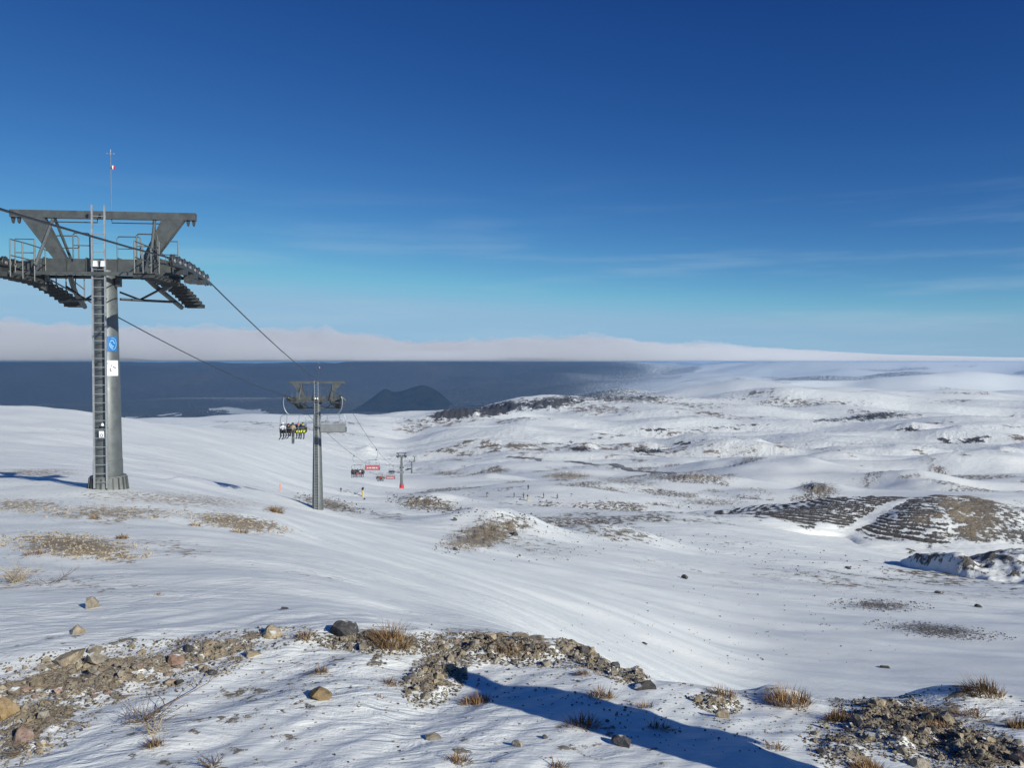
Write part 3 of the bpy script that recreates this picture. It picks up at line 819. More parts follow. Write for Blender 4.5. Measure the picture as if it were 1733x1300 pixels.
def print_on_mast(o, ang, z, rad, strokes, wid, mat, name):
    """strokes of flat print on a bowed plate; points are (across m, up m)"""
    b = MB()
    for st in strokes:
        for (x0, y0), (x1, y1) in zip(st[:-1], st[1:]):
            d = Vector((x1 - x0, y1 - y0)); L = d.length
            if L < 1e-5: continue
            nrm = Vector((-d.y, d.x)) / L * wid / 2; e = d / L * wid * 0.25
            pts = [(x0 - nrm.x - e.x, y0 - nrm.y - e.y), (x1 - nrm.x + e.x, y1 - nrm.y + e.y), (x1 + nrm.x + e.x, y1 + nrm.y + e.y), (x0 + nrm.x - e.x, y0 + nrm.y - e.y)]
            vs = []
            for dr in (0.006, 0.016):
                for (x, y) in pts:
                    a = ang + x / rad
                    vs.append(((rad + dr) * math.sin(a), -(rad + dr) * math.cos(a), z + y))
            b.add(vs, [(4, 5, 6, 7), (0, 1, 5, 4), (1, 2, 6, 5), (2, 3, 7, 6), (3, 0, 4, 7)])
    return b.build(name, mat, o)

Y1, Y2, Y3 = 27.6, 88.0, 440.0
def ground_at_line(Y): x = line_x(Y); return Vector((x, Y, gz(x, Y)))
g1 = ground_at_line(Y1); g1.z = ray(182, 829).z * Y1
ZC1 = 7.72
T1 = tower(g1, ZC1, 0.50, 0.375, 0.03, -0.125, 'tall grey chairlift tower with blue sign and ladder, nearest of the line', 2)
T1_LOCAL_CAM = math.atan2(14.0, 27.6) + LINE_RZ * 0    # direction of the viewer from the mast
sg = 0.84
bl = plate_on_mast(T1, sg, 5.05, 0.36, 0.52, 0.425, M_BLUE, 'blue_sign', 'blue square plate with a pale round emblem')
ring = [(0.135 * math.cos(a), 0.20 * math.sin(a)) for a in np.linspace(-1.9, 1.9, 18)]
print_on_mast(bl, sg, 5.05, 0.437, [ring], 0.018, M_PALEBLUE, 'emblem_ring')
print_on_mast(bl, sg, 5.05, 0.437, [[(-0.08, 0.09), (-0.02, 0.12), (0.03, 0.10)], [(0.03, 0.06), (0.07, 0.02)], [(-0.09, 0.04), (-0.10, -0.05), (-0.06, -0.13), (0.0, -0.15)], [(-0.05, -0.02), (-0.02, -0.09), (0.03, -0.08)]], 0.035, M_PALEBLUE, 'emblem_figure')
wh = plate_on_mast(T1, sg, 4.22, 0.42, 0.53, 0.44, M_WHITE, 'white_sign', 'white square plate with a small dark figure')
print_on_mast(wh, sg, 4.22, 0.452, [[(-0.09, 0.0), (-0.105, -0.07), (-0.06, -0.11)], [(-0.105, -0.05), (-0.09, -0.01)], [(0.0, 0.05), (0.06, 0.015), (0.10, 0.02)], [(-0.07, 0.10), (-0.04, 0.08)]], 0.022, M_BLACK, 'printed_figure')
nb = MB(); nb.box((0.03, -0.60, 1.98), (0.17, 0.02, 0.22)); npl = nb.build('number_plate', M_WHITE, T1)
nr = MB(); nr.tube([(0.03 + 0.045 * math.cos(a), -0.613, 1.94 + 0.045 * math.sin(a)) for a in np.linspace(0, 6.283, 13)], 0.008, 4, cap=False); nr.build('plate_mark', M_BLACK, npl)
nb = MB(); nb.tube([(0.07, -0.62, 2.27), (0.07, -0.62, 2.36)], [0.06, 0.03], 8); nb.build('small_lamp', M_WHITE, T1)

g2 = ground_at_line(Y2); zb2 = ray(533, 872).z * Y2
g2.z = min(g2.z + 0.1, zb2)
ZC2 = (ray(536, 672).z * Y2 - 0.15) - g2.z
T2 = tower(g2, ZC2, 0.66, 0.37, -0.105, -0.135, 'chairlift tower with two chairs passing its head, second of the line', 2, base=None)
g3 = ground_at_line(Y3)
ZC3 = ray(679, 772).z * Y3 - g3.z
T3 = tower(g3, ZC3, 0.95, 0.55, -0.12, -0.10, 'distant chairlift tower with a red padded foot', 1, base='pad', rung_gap=0.6)
FAR = []
for Y, py, lab in ((870, 779, 'far chairlift tower just behind the one with the red foot'), (1210, 780, 'very far thin chairlift tower, last but one of the line'), (1560, 781, 'smallest and farthest chairlift tower of the line')):
    g = ground_at_line(Y); zc = max(8.0, ray(697, py).z * Y - 1.9 - g.z)
    FAR.append((Y, g.z + zc))
    tower(g, zc, 1.0, 0.75, -0.1, -0.08, lab, 0, base=None)

# ropes: straight between towers with sag
STOPS = [(-62.0, 6.0, 1.9)] + [(Y1, g1.z + ZC1 + 0.15, 0.55), (Y2, g2.z + ZC2 + 0.15, 7.0), (Y3, g3.z + ZC3 + 0.15, 5.0)] + [(y, z + 0.15, 4.0) for y, z in FAR]
def rope_z(Y):
    for (a, za, s), (b, zb, _) in zip(STOPS[:-1], STOPS[1:]):
        if a <= Y <= b:
            t = (Y - a) / (b - a)
            return za + (zb - za) * t - 4 * s * t * (1 - t)
    return STOPS[-1][1]
def rope_pt(Y, sx):
    c = Vector((line_x(Y), Y, 0)) + PERP * (sx * HALF)
    return Vector((c.x, c.y, rope_z(Y)))
for sx, lab in ((-1, 'dark haul rope on the left of the towers, carrying chairs uphill'), (1, 'dark haul rope on the right of the towers, above the downhill chairs')):
    b = MB(); ys = np.unique(np.concatenate([np.linspace(-62, 27.6, 16), np.linspace(27.6, 88, 14), np.linspace(88, 440, 40), np.linspace(440, 1560, 40)]))
    b.tube([rope_pt(y, sx) + Vector((0, 0, 0.0)) for y in ys], 0.027, 6)
    tag(b.build('haul_rope', M_ROPE, None, True), lab, 'cable', 'haul ropes')

# ------------------------------------------------------------------ people
def skin_body(name, J, E, root):
    names = list(J)
    me = bpy.data.meshes.new(name)
    me.from_pydata([J[k][:3] for k in names], [(names.index(a), names.index(b)) for a, b in E], [])
    o = bpy.data.objects.new(name, me); COL.objects.link(o)
    md = o.modifiers.new('Skin', 'SKIN'); md.use_smooth_shade = True
    for k, v in zip(names, me.skin_vertices[0].data):
        v.radius = (J[k][3], J[k][3] * (J[k][4] if len(J[k]) > 4 else 1.0)); v.use_root = (k == root)
    sd = o.modifiers.new('Sub', 'SUBSURF'); sd.levels = 1; sd.render_levels = 1
    dg = bpy.context.evaluated_depsgraph_get()
    out = bpy.data.meshes.new_from_object(o.evaluated_get(dg))
    bpy.data.objects.remove(o)
    out.name = name
    # faces take the clothing of the nearest limb
    region = {'pelvis': 1, 'hipL': 1, 'hipR': 1, 'kneeL': 1, 'kneeR': 1, 'ankleL': 2, 'ankleR': 2, 'toeL': 2, 'toeR': 2, 'heelL': 2, 'heelR': 2, 'face': 3, 'crown': 3, 'nose': 3, 'neck': 0, 'handL': 2, 'handR': 2}
    pts = []
    for a, b in E:
        pa, pb = Vector(J[a][:3]), Vector(J[b][:3])
        for t in (0.0, 0.25, 0.5, 0.75, 1.0):
            pts.append((pa.lerp(pb, t), region.get(a if t < 0.5 else b, 0)))
    P = np.array([tuple(p) for p, _ in pts]); Rg = np.array([r for _, r in pts])
    cen = np.array([tuple(p.center) for p in out.polygons])
    idx = Rg[np.argmin(((cen[:, None, :] - P[None]) ** 2).sum(-1), 1)]
    out.materials.clear()
    for k in range(4): out.materials.append(M_SKIN)
    out.polygons.foreach_set('material_index', idx.astype(np.int32)); smooth_mesh(out, 180)
    return out
def mirror(J):
    K = {}
    for k, v in J.items():
        K[k] = v
        if k.endswith('L'): K[k[:-1] + 'R'] = (-v[0],) + tuple(v[1:])
    return K
EDG = [('pelvis', 'waist'), ('waist', 'chest'), ('chest', 'neck'), ('neck', 'face'), ('face', 'crown')]
for s in 'LR':
    EDG += [('pelvis', 'hip' + s), ('hip' + s, 'knee' + s), ('knee' + s, 'ankle' + s), ('ankle' + s, 'toe' + s), ('chest', 'shoulder' + s), ('shoulder' + s, 'elbow' + s), ('elbow' + s, 'wrist' + s), ('wrist' + s, 'hand' + s)]
SIT = mirror({'pelvis': (0, 0, .13, .165), 'waist': (0, .02, .30, .15), 'chest': (0, .0, .48, .175), 'neck': (0, -.01, .645, .075), 'face': (0, -.025, .74, .085), 'crown': (0, -.015, .86, .095),
              'hipL': (.11, -.06, .12, .11), 'kneeL': (.13, -.46, .13, .085), 'ankleL': (.14, -.50, -.30, .075), 'toeL': (.14, -.68, -.36, .065),
              'shoulderL': (.20, .0, .56, .085), 'elbowL': (.27, -.10, .33, .065), 'wristL': (.19, -.30, .30, .05), 'handL': (.14, -.38, .32, .05)})
STAND = mirror({'pelvis': (0, 0, .95, .17), 'waist': (0, 0, 1.12, .165), 'chest': (0, 0, 1.33, .185), 'neck': (0, 0, 1.50, .08), 'face': (0, -.02, 1.58, .085), 'crown': (0, 0, 1.70, .095),
                'hipL': (.11, 0, .88, .115), 'kneeL': (.13, -.04, .50, .09), 'ankleL': (.14, 0, .11, .075), 'toeL': (.15, -.17, .05, .06),
                'shoulderL': (.21, 0, 1.42, .09), 'elbowL': (.31, .03, 1.15, .07), 'wristL': (.29, -.09, .93, .052), 'handL': (.27, -.13, .86, .05)})
SKI = dict(STAND)
SKI.update(mirror({'pelvis': (0, .10, .82, .17), 'waist': (0, .02, .98, .16), 'chest': (0, -.10, 1.15, .18), 'neck': (0, -.17, 1.30, .08), 'face': (0, -.21, 1.38, .085), 'crown': (0, -.20, 1.50, .095),
                   'hipL': (.11, .08, .78, .11), 'kneeL': (.13, -.12, .46, .09), 'ankleL': (.14, .0, .12, .075), 'toeL': (.15, -.17, .07, .06),
                   'shoulderL': (.21, -.11, 1.24, .09), 'elbowL': (.36, -.18, 1.02, .065), 'wristL': (.32, -.42, .98, .05), 'handL': (.32, -.48, .96, .05)}))
BULK = dict(STAND)
BULK.update(mirror({'pelvis': (0, 0, .92, .25), 'waist': (0, 0, 1.12, .25), 'chest': (0, 0, 1.34, .25), 'neck': (0, 0, 1.52, .12), 'face': (0, -.02, 1.60, .12), 'crown': (0, 0, 1.72, .125),
                    'hipL': (.13, 0, .84, .17), 'kneeL': (.15, -.03, .50, .13), 'shoulderL': (.27, 0, 1.42, .13), 'elbowL': (.31, .0, 1.14, .09), 'wristL': (.27, -.16, .94, .07), 'handL': (.25, -.22, .88, .06)}))
BULK_ME = skin_body('bulky_body', BULK, EDG, 'pelvis')
SIT_ME = skin_body('seated_body', SIT, EDG, 'pelvis')
STAND_ME = skin_body('standing_body', STAND, EDG, 'pelvis')
SKI_ME = skin_body('skiing_body', SKI, EDG, 'pelvis')
def dome(r, n=10, m=5):
    b = MB(); prof = [(r * math.cos(a), r * math.sin(a)) for a in np.linspace(-0.5, 1.45, m + 1)]
    lathe(b, prof, n); return b.mesh('helmet')
HELMET_ME = dome(0.125); HELMET_ME.materials.append(M_BLACK); smooth_mesh(HELMET_ME, 60)
gg = MB(); gg.tube([(0.125 * math.sin(a), -0.125 * math.cos(a), 0) for a in np.linspace(-1.1, 1.1, 7)], 0.032, 6); GOG_ME = gg.mesh('goggles'); GOG_ME.materials.append(M_BLACK)
sk = MB(); sk.box((0, -0.10, 0), (0.10, 1.35, 0.025)); sk.prism([(-0.05, 0), (0.05, 0), (0.05, 0.02), (-0.05, 0.02)], -0.77, -0.79)
sk.bar((0, -0.77, 0), (0, -0.95, 0.07), 0.09, 0.02); SKI_BOARD_ME = sk.mesh('ski'); SKI_BOARD_ME.materials.append(M_BLACK)
sb = MB(); sb.box((0, 0, 0), (0.28, 1.2, 0.025)); sb.tube([(0, 0.6, -0.012), (0, 0.6, 0.012)], 0.14, 12); sb.tube([(0, -0.6, -0.012), (0, -0.6, 0.012)], 0.14, 12)
BOARD_ME = sb.mesh('snowboard'); BOARD_ME.materials.append(surf('slate snowboard', (0.09, 0.11, 0.12), 0.4))
pole_b = MB(); pole_b.tube([(0, 0, 0.05), (0, 0.25, -0.95)], 0.012, 5); POLE_ME = pole_b.mesh('ski_pole'); POLE_ME.materials.append(M_BLACK)

def dress(o, mats):
    for k, m in enumerate(mats):
        o.material_slots[k].link = 'OBJECT'; o.material_slots[k].material = m
def person(me, loc, rz, jacket, trousers, label, group=None, helmet=None, goggles=None, skis=None, poles=False, scale=1.0):
    o = bpy.data.objects.new('person', me); COL.objects.link(o)
    o.location = loc; o.rotation_euler = (0, 0, rz); o.scale = (scale,) * 3
    dress(o, [jacket, trousers, M_BLACK, M_SKIN])
    tag(o, label, 'person', group)
    J = {SIT_ME: SIT, SKI_ME: SKI, BULK_ME: BULK}.get(me, STAND)
    c = J['crown']; f = J['face']
    h = child('helmet', HELMET_ME, o, (c[0], c[1] + 0.005, c[2] - 0.015))
    if helmet: dress(h, [helmet])
    g = child('goggles', GOG_ME, o, (c[0], c[1] + 0.005, c[2] - 0.06))
    if goggles: dress(g, [goggles])
    t = J['toeL']
    if skis == 'ski':
        for s in (-1, 1): child('ski', SKI_BOARD_ME, o, (s * t[0], t[1] + .15, t[2] - .075), (0.25 if me is SIT_ME else 0, 0, 0))
    elif skis == 'board':
        child('snowboard', BOARD_ME, o, (0.14, t[1] + 0.1, t[2] - .08), (1.25, 0, 0.15))
    if poles:
        hd = J['handL']
        for s in (-1, 1): child('ski_pole', POLE_ME, o, (s * hd[0], hd[1], hd[2]))
    return o

# ------------------------------------------------------------------ chairs
OX = 0.80                                  # the seat hangs inward of the rope
def make_chair(label, back, marks=False):
    t = empty('lift_chair', (0, 0, 0))
    tag(t, label, 'lift chair', 'chairs hanging on the lift')
    b = MB(); b.box((0, 0, -0.03), (0.16, 0.42, 0.20)); b.box((0.10, 0, -0.12), (0.12, 0.2, 0.2)); b.build('grip', M_DARK, t)
    b = MB(); b.tube([(0, 0, -0.05), (-0.14, 0, -0.25), (-0.20, 0, -0.65), (-0.16, 0, -1.15), (0.0, 0, -1.6), (0.22, 0, -1.88), (0.42, 0, -1.99)], 0.04, 8); b.build('hanger', M_TUBE, t, True)
    b = MB(); b.box((OX, 0, -2.02), (1.75, 0.14, 0.13)); b.build('bail_beam', M_TUBE, t)
    for s in (-1, 1):
        b = MB(); b.tube([(OX + s * 0.8, 0, -2.02), (OX + s * 1.05, 0, -2.05), (OX + s * 1.24, 0, -2.22), (OX + s * 1.32, 0, -2.6), (OX + s * 1.36, 0.05, -3.1), (OX + s * 1.36, 0.05, -3.75)], 0.04, 8); b.build('bail_tube', M_TUBE, t, True)
        b = MB(); b.box((OX + s * 1.37, -0.10, -3.45), (0.09, 0.5, 0.10)); b.box((OX + s * 1.37, 0.05, -3.62), (0.09, 0.14, 0.5)); b.build('arm_rest', M_RUBBER, t)
    b = MB(); b.box((OX, 0.10, -3.46), (2.62, 0.09, 0.84), Matrix.Rotation(-0.12, 3, 'X')); bk = b.build('backrest', back, t)
    if marks:
        for x, w in ((-0.75, .3), (-0.2, .55), (0.45, .4), (0.9, .25)):
            m = MB(); m.box((OX + x, 0.155, -3.50), (w, 0.01, 0.22), Matrix.Rotation(-0.12, 3, 'X')); m.build('white_lettering', surf('faded white print', (0.75, .6, .6), .6), bk)
        m = MB(); m.box((OX, 0.10, -3.06), (2.64, 0.13, 0.12)); m.build('top_edge', M_RUBBER, bk)
    b = MB(); b.box((OX, -0.20, -3.88), (2.62, 0.56, 0.11)); b.build('seat', M_RUBBER, t)
    return t
def restraint(t, down):
    b = MB(); o = OX
    for s in (-1, 1):
        if down: b.tube([(o + s * 0.62, 0, -2.1), (o + s * 0.62, -0.62, -3.1), (o + s * 0.62, -0.70, -3.4), (o + s * 0.62, -0.80, -4.45)], 0.025, 6)
        else: b.tube([(o + s * 0.62, 0, -2.1), (o + s * 0.66, -0.4, -2.45), (o + s * 0.70, -0.8, -2.72)], 0.025, 6); b.tube([(o + s * 0.70 - 0.22, -0.8, -2.72), (o + s * 0.70 + 0.22, -0.8, -2.72)], 0.03, 6)
    if down: b.tube([(o - 1.25, -0.66, -3.4), (o + 1.25, -0.66, -3.4)], 0.03, 6); b.tube([(o - 1.1, -0.8, -4.45), (o + 1.1, -0.8, -4.45)], 0.025, 6)
    b.build('restraint_bar', M_TUBE, t)
C_BLACK = cloth('black', (0.018, 0.018, 0.02)); C_NAVY = cloth('navy', (0.02, 0.03, 0.07)); C_GREY = cloth('grey', (0.22, 0.23, 0.24)); C_WHITE = cloth('white', (0.68, 0.69, 0.72))
C_TAN = cloth('tan', (0.42, 0.31, 0.18)); C_ORANGE = cloth('orange', (0.72, 0.13, 0.05)); C_LIME = cloth('lime', (0.62, 0.68, 0.03)); C_RED = cloth('red', (0.60, 0.03, 0.05)); C_PINK = cloth('pink', (0.66, 0.18, 0.24)); C_GREEN = cloth('green', (0.08, 0.17, 0.08))
def place_chair(Y, sx, label, back, marks=False, riders=None, where=''):
    p = rope_pt(Y, sx)
    t = make_chair(label, back, marks)
    rz = LINE_RZ + (0 if sx < 0 else math.pi)
    t.location = p; t.rotation_euler = (0, 0, rz)
    restraint(t, bool(riders))
    if riders:
        n = len(riders)
        for k, (ja, tr, he, go, sk_, txt) in enumerate(riders):
            x = (k - (n - 1) / 2) * 0.51 + (0.04 if k % 2 else -0.02)
            q = Matrix.Rotation(rz, 3, 'Z') @ Vector((OX + x, -0.16, -3.83)) + p
            person(SIT_ME, q, rz + 0.1 * math.sin(5 * k), ja, tr, txt, 'riders seated ' + where, he, go, sk_, scale=1.0 + 0.06 * math.sin(3 * k + 1))
C_ = (C_BLACK, C_NAVY)
place_chair(84.3, -1, 'chair full of riders, just left of the second tower', M_SEATGREY, riders=[
    (C_WHITE, C_BLACK, M_WHITE, None, 'ski', 'rider in pale jacket and white helmet, leftmost on the chair by the second tower'),
    (C_BLACK, C_BLACK, None, None, 'ski', 'rider all in black beside the pale jacket on the chair by the second tower'),
    (C_TAN, C_BLACK, None, None, 'board', 'rider in tan jacket with snowboard, middle of the chair by the second tower'),
    (C_BLACK, C_LIME, C_ORANGE, M_ORANGE, 'ski', 'rider with orange helmet and lime trousers on the chair by the second tower'),
    (C_NAVY, C_LIME, C_BLACK, C_LIME, 'ski', 'rider in dark jacket with yellow goggles, rightmost on the chair by the second tower')], where='on the chair left of the second tower')
place_chair(84.8, 1, 'empty grey chair seen from behind, just right of the second tower', M_SEATGREY)
place_chair(168, -1, 'loaded chair with riders in red and white, below the second tower', M_SEATGREY, riders=[
    (C_BLACK, C_NAVY, None, None, 'ski', 'rider in black at the left end of the second loaded chair'),
    (C_BLACK, C_BLACK, None, None, 'ski', 'dark rider second from left on the second loaded chair'),
    (C_BLACK, C_PINK, None, None, 'ski', 'rider in black jacket and red trousers on the second loaded chair'),
    (C_WHITE, C_RED, None, None, 'ski', 'rider in white jacket on the second loaded chair'),
    (C_BLACK, C_BLACK, None, None, 'ski', 'rider in black at the right end of the second loaded chair')], where='on the second loaded chair')
place_chair(152, 1, 'empty chair with red back, nearest of the red ones', M_SEATRED, True)
place_chair(258, -1, 'small loaded chair with riders in red, left of the red footed tower', M_SEATGREY, riders=[
    (C_BLACK, C_WHITE, None, None, 'ski', 'tiny rider with white trousers at the left of the third loaded chair'),
    (C_RED, C_PINK, None, None, 'ski', 'tiny rider in red on the third loaded chair'),
    (C_RED, C_BLACK, C_RED, None, 'ski', 'tiny rider in red jacket and red helmet on the third loaded chair'),
    (C_GREEN, C_LIME, None, None, 'ski', 'tiny rider in green jacket and yellow trousers on the third loaded chair')], where='on the third loaded chair')
place_chair(236, 1, 'empty chair with faded red back, smaller of the two red ones', M_SEATRED, True)
place_chair(352, -1, 'distant chair with four riders in black, beside the red footed tower', M_SEATGREY, riders=[(C_BLACK, C_BLACK, None, None, 'ski', 'tiny rider in black on the farthest loaded chair')] * 4, where='on the farthest loaded chair')
place_chair(345, 1, 'distant dark chair hanging just left of the red footed tower head', M_SEATGREY)
place_chair(520, -1, 'far dark chair on the left rope behind the red footed tower', M_RUBBER)
place_chair(560, 1, 'far dark chair on the right rope behind the red footed tower', M_RUBBER)
place_chair(700, -1, 'farthest chair, a speck beside the small far towers', M_RUBBER)

# the companion whose shadow falls across the foreground stands right of the camera
px_, py_ = 2.66, 2.80
person(BULK_ME, (px_, py_, gz(px_, py_) - 0.03), math.pi + R(8), C_NAVY, C_BLACK, 'person in navy jacket standing right of the viewpoint, casting the long foreground shadow', None, M_BLACK, scale=1.06).scale.x = 0.86

# skiers and snow guns on the piste
for k, (px, py, ja, tr, lab) in enumerate(((577, 833, C_NAVY, C_BLACK, 'tiny lone skier left of the snow cannon with the tan post'), (824, 841, C_BLACK, C_TAN, 'dark skier in mid turn on the groomed strip right of the red footed tower'),
        (870, 842, C_NAVY, C_NAVY, 'tiny standing skier left of the smaller snow cannon'), (920, 843, C_BLACK, C_NAVY, 'tiny standing skier right of the smaller snow cannon'), (943, 844, C_GREY, C_NAVY, 'grey leaning skier, rightmost of the group near the snow cannons'), (894, 829, C_NAVY, C_BLACK, 'tiny skier on the slope above the smaller snow cannon'), (886, 843, C_GREEN, C_BLACK, 'tiny skier in green close to the smaller snow cannon'))):
    p = hit(px, py, 120, 900)
    person(SKI_ME if k in (1, 4) else STAND_ME, p, 0.6 * k, ja, tr, lab, 'skiers on the piste', skis='ski', poles=k in (1, 4), scale=1.15 if k == 1 else 1.0)
def snow_cannon(px, py, hpx, label):
    p = hit(px, py, 120, 900); s = hpx / F * p.y / 4.0
    t = empty('snow_cannon', p, 0.5); tag(t, label, 'snow cannon', 'snow cannons beside the piste')
    b = MB(); lathe(b, [(0.34 * s, -0.3), (0.38 * s, 0.05), (0.40 * s, 2.3 * s), (0.30 * s, 2.35 * s)], 12); b.build('padded_post', M_YELLOW, t, True)
    b = MB(); b.tube([(0, 0, 2.3 * s), (0, 0, 2.9 * s)], 0.12 * s, 8); b.box((0, 0, 2.7 * s), (0.5 * s, 0.35 * s, 0.25 * s)); b.build('swivel', M_WHITE, t)
    b = MB(); d = Vector((0.35, 0.7, 0.25)).normalized(); c = Vector((0, 0, 3.3 * s))
    b.tube([c - d * 0.75 * s, c - d * 0.6 * s, c + d * 0.3 * s, c + d * 0.7 * s], [0.42 * s, 0.50 * s, 0.44 * s, 0.40 * s], 14); b.build('fan_barrel', M_BLACK, t, True)
snow_cannon(614, 840.5, 16, 'snow cannon on a tan padded post, left of the red footed tower')
snow_cannon(893, 848, 10.5, 'smaller snow cannon on a thin tan post among the skiers')
p = hit(474, 831, 60, 400); b = MB(); s = 13.5 / F * p.y
b.tube([(0, 0, -0.2), (0, 0, s * 0.93)], 0.035 * s / 1.3, 8); b.box((0, 0, s * 0.45), (0.12 * s, 0.03, s * 0.8)); b.tube([(0, 0, s * .93), (0, 0, s)], [0.05, 0.01], 6)
tag(b.build('piste_marker', M_ORANGE, None, loc=p), 'thin orange marker post in the snow between the first two towers', 'marker post')
# ------------------------------------------------------------------ finer land forms laid over the ground sheet
def gz_np(x, y):
    th = np.clip(np.arctan2(x, y), TH_F[0], TH_F[-1] - 1e-6); lr = np.log(np.hypot(x, y))
    i = (th - TH_F[0]) / (TH_F[1] - TH_F[0]); i0 = i.astype(int); fi = i - i0; i1 = np.minimum(i0 + 1, len(TH_F) - 1)
    j = np.interp(lr, LR, np.arange(len(LR))); j0 = np.minimum(j.astype(int), len(LR) - 2); fj = j - j0
    a = Z[i0, j0] * (1 - fj) + Z[i0, j0 + 1] * fj; b = Z[i1, j0] * (1 - fj) + Z[i1, j0 + 1] * fj
    return a * (1 - fi) + b * fi
def patch(name, x0, x1, y0, y1, step, fn, label):
    xs = np.arange(x0, x1, step); ys = np.arange(y0, y1, step)
    gx, gy = np.meshgrid(xs, ys, indexing='ij')
    z, rk, br = fn(gx, gy, gz_np(gx, gy))
    n, m = gx.shape
    V = np.stack([gx, gy, z], -1).reshape(-1, 3)
    ii, jj = np.meshgrid(np.arange(n - 1), np.arange(m - 1), indexing='ij')
    q = np.stack([ii * m + jj, (ii + 1) * m + jj, (ii + 1) * m + jj + 1, ii * m + jj + 1], -1).reshape(-1, 4)
    keep = ((z - gz_np(gx, gy)).ravel()[q] > -0.7).any(1); q = q[keep]
    me = bpy.data.meshes.new(name); me.from_pydata(V.tolist(), [], q.tolist()); smooth_mesh(me, 180)
    for nm, ar in (('rock', rk), ('brown', br), ('near', gx * 0), ('lodm', gx * 0 + 1.0), ('lodf', gx * 0)): put_attr(me, nm, ar, None)
    me.materials.append(M_GROUND)
    tag(link(bpy.data.objects.new(name, me)), label, 'hill', kind='structure')
def wx(px, Y): return (px - PW / 2) / F * Y
def gauss(gx, gy, px, Y, sx, sy, rot=0):
    dx, dy = gx - wx(px, Y), gy - Y; c, s = math.cos(R(rot)), math.sin(R(rot))
    return np.exp(-0.5 * (((dx * c + dy * s) / sx) ** 2 + ((-dx * s + dy * c) / sy) ** 2))
def terraced(gx, gy, g):
    dx = gx - wx(1615, 178)
    h = 10.2 * gauss(gx, gy, 1622, 182, 13.5, 15.0, 10) ** 0.85 + 6.4 * gauss(gx, gy, 1405, 192, 9.5, 19, 25) + 3.4 * gauss(gx, gy, 1290, 186, 8.5, 13, 20) + 2.4 * gauss(gx, gy, 1765, 190, 17, 16) + 3.2 * gauss(gx, gy, 1520, 205, 14, 12)
    h = h - 1.2 * gauss(gx, gy, 1478, 172, 3.0, 18, -50)
    h = h + 0.25 * fbm(gx, gy, 9, 4, 200) * sstep(0.3, 2, h)
    zz = h + 0.45 * fbm(gx, gy, 16, 3, 205) + 0.03 * dx
    d = 0.66
    q = zz / d; fl = np.floor(q); f = q - fl
    stair = (fl + np.where(f < 0.40, f * 0.30, 0.12 + (f - 0.40) * 1.4667)) * d
    px, py = project(gx, gy, g + h)
    gul = gauss(gx, gy, 1492, 175, 1.25, 14, -52)
    n = fbm(gx, gy, 7, 4, 203)
    tzone = sstep(0.5, 1.9, h + 1.1 * n) * (1 - sstep(1570, 1650, px + 30 * fbm(gx, gy, 6, 2, 204))) * (1 - sstep(0.45, 0.8, gul) * 0.9)
    rz = h + tzone * (stair - zz)
    z = g + rz + 0.05 * fbm(gx, gy, 1.2, 3, 202) * sstep(.5, 1.5, h) - 0.75 * (1 - sstep(0.15, 0.7, h))
    br_riser = sstep(0.34, 0.46, f) * (1 - sstep(0.95, 1.0, f))
    n = fbm(gx, gy, 7, 4, 203)
    rk = tzone * (br_riser * 0.62 + 0.46) * sstep(-0.75, 0.25, n + 0.35 + 0.4 * fbm(gx, gy, 2.2, 2, 206)) 
    top = sstep(1545, 1640, px + 60 * n) * sstep(1.2, 3.2, h + n) * (1 - sstep(1655, 1760, px + 30 * n))
    rk = np.maximum(rk, top * (0.95 + 0.25 * fbm(gx, gy, 4, 3, 207)))
    rk = np.maximum(rk, 0.62 * sstep(1.0, 2.5, h + n) * sstep(1600, 1680, px))
    rk = rk * (1 - 0.85 * sstep(0.35, 0.7, gul) * (1 - top))
    br = 0.16 + 0.36 * top + 0.12 * n
    return z, rk, np.clip(br, 0, 0.85)
patch('terraced_hill', wx(1060, 185), wx(1900, 185), 134, 250, 0.42, terraced, 'low hill with curved snow lined terraces and a bare brown top')
def cutting(gx, gy, g):
    a = gauss(gx, gy, 1594, 118, 1.5, 5.5, 8); b = gauss(gx, gy, 1765, 114, 8.0, 8.5, 10)
    h = 2.2 * sstep(0.15, 0.8, a + 0.10 * fbm(gx, gy, 3, 3, 211)) + 3.8 * sstep(0.12, 1.0, b + 0.06 * fbm(gx, gy, 4, 3, 212))
    h = h * (1 + 0.08 * fbm(gx, gy, 2.2, 3, 213))
    z = g + h - 0.75 * (1 - sstep(0.1, 0.5, h))
    rk = sstep(0.3, 1.0, h) * np.clip(0.60 + 0.30 * fbm(gx, gy, 3.5, 3, 214), 0, 0.95)
    return z, rk, 0.36 + 0 * h
patch('road_cutting_banks', wx(1500, 115), wx(1900, 115), 98, 140, 0.3, cutting, 'two dark rocky banks with a snowy track between them')
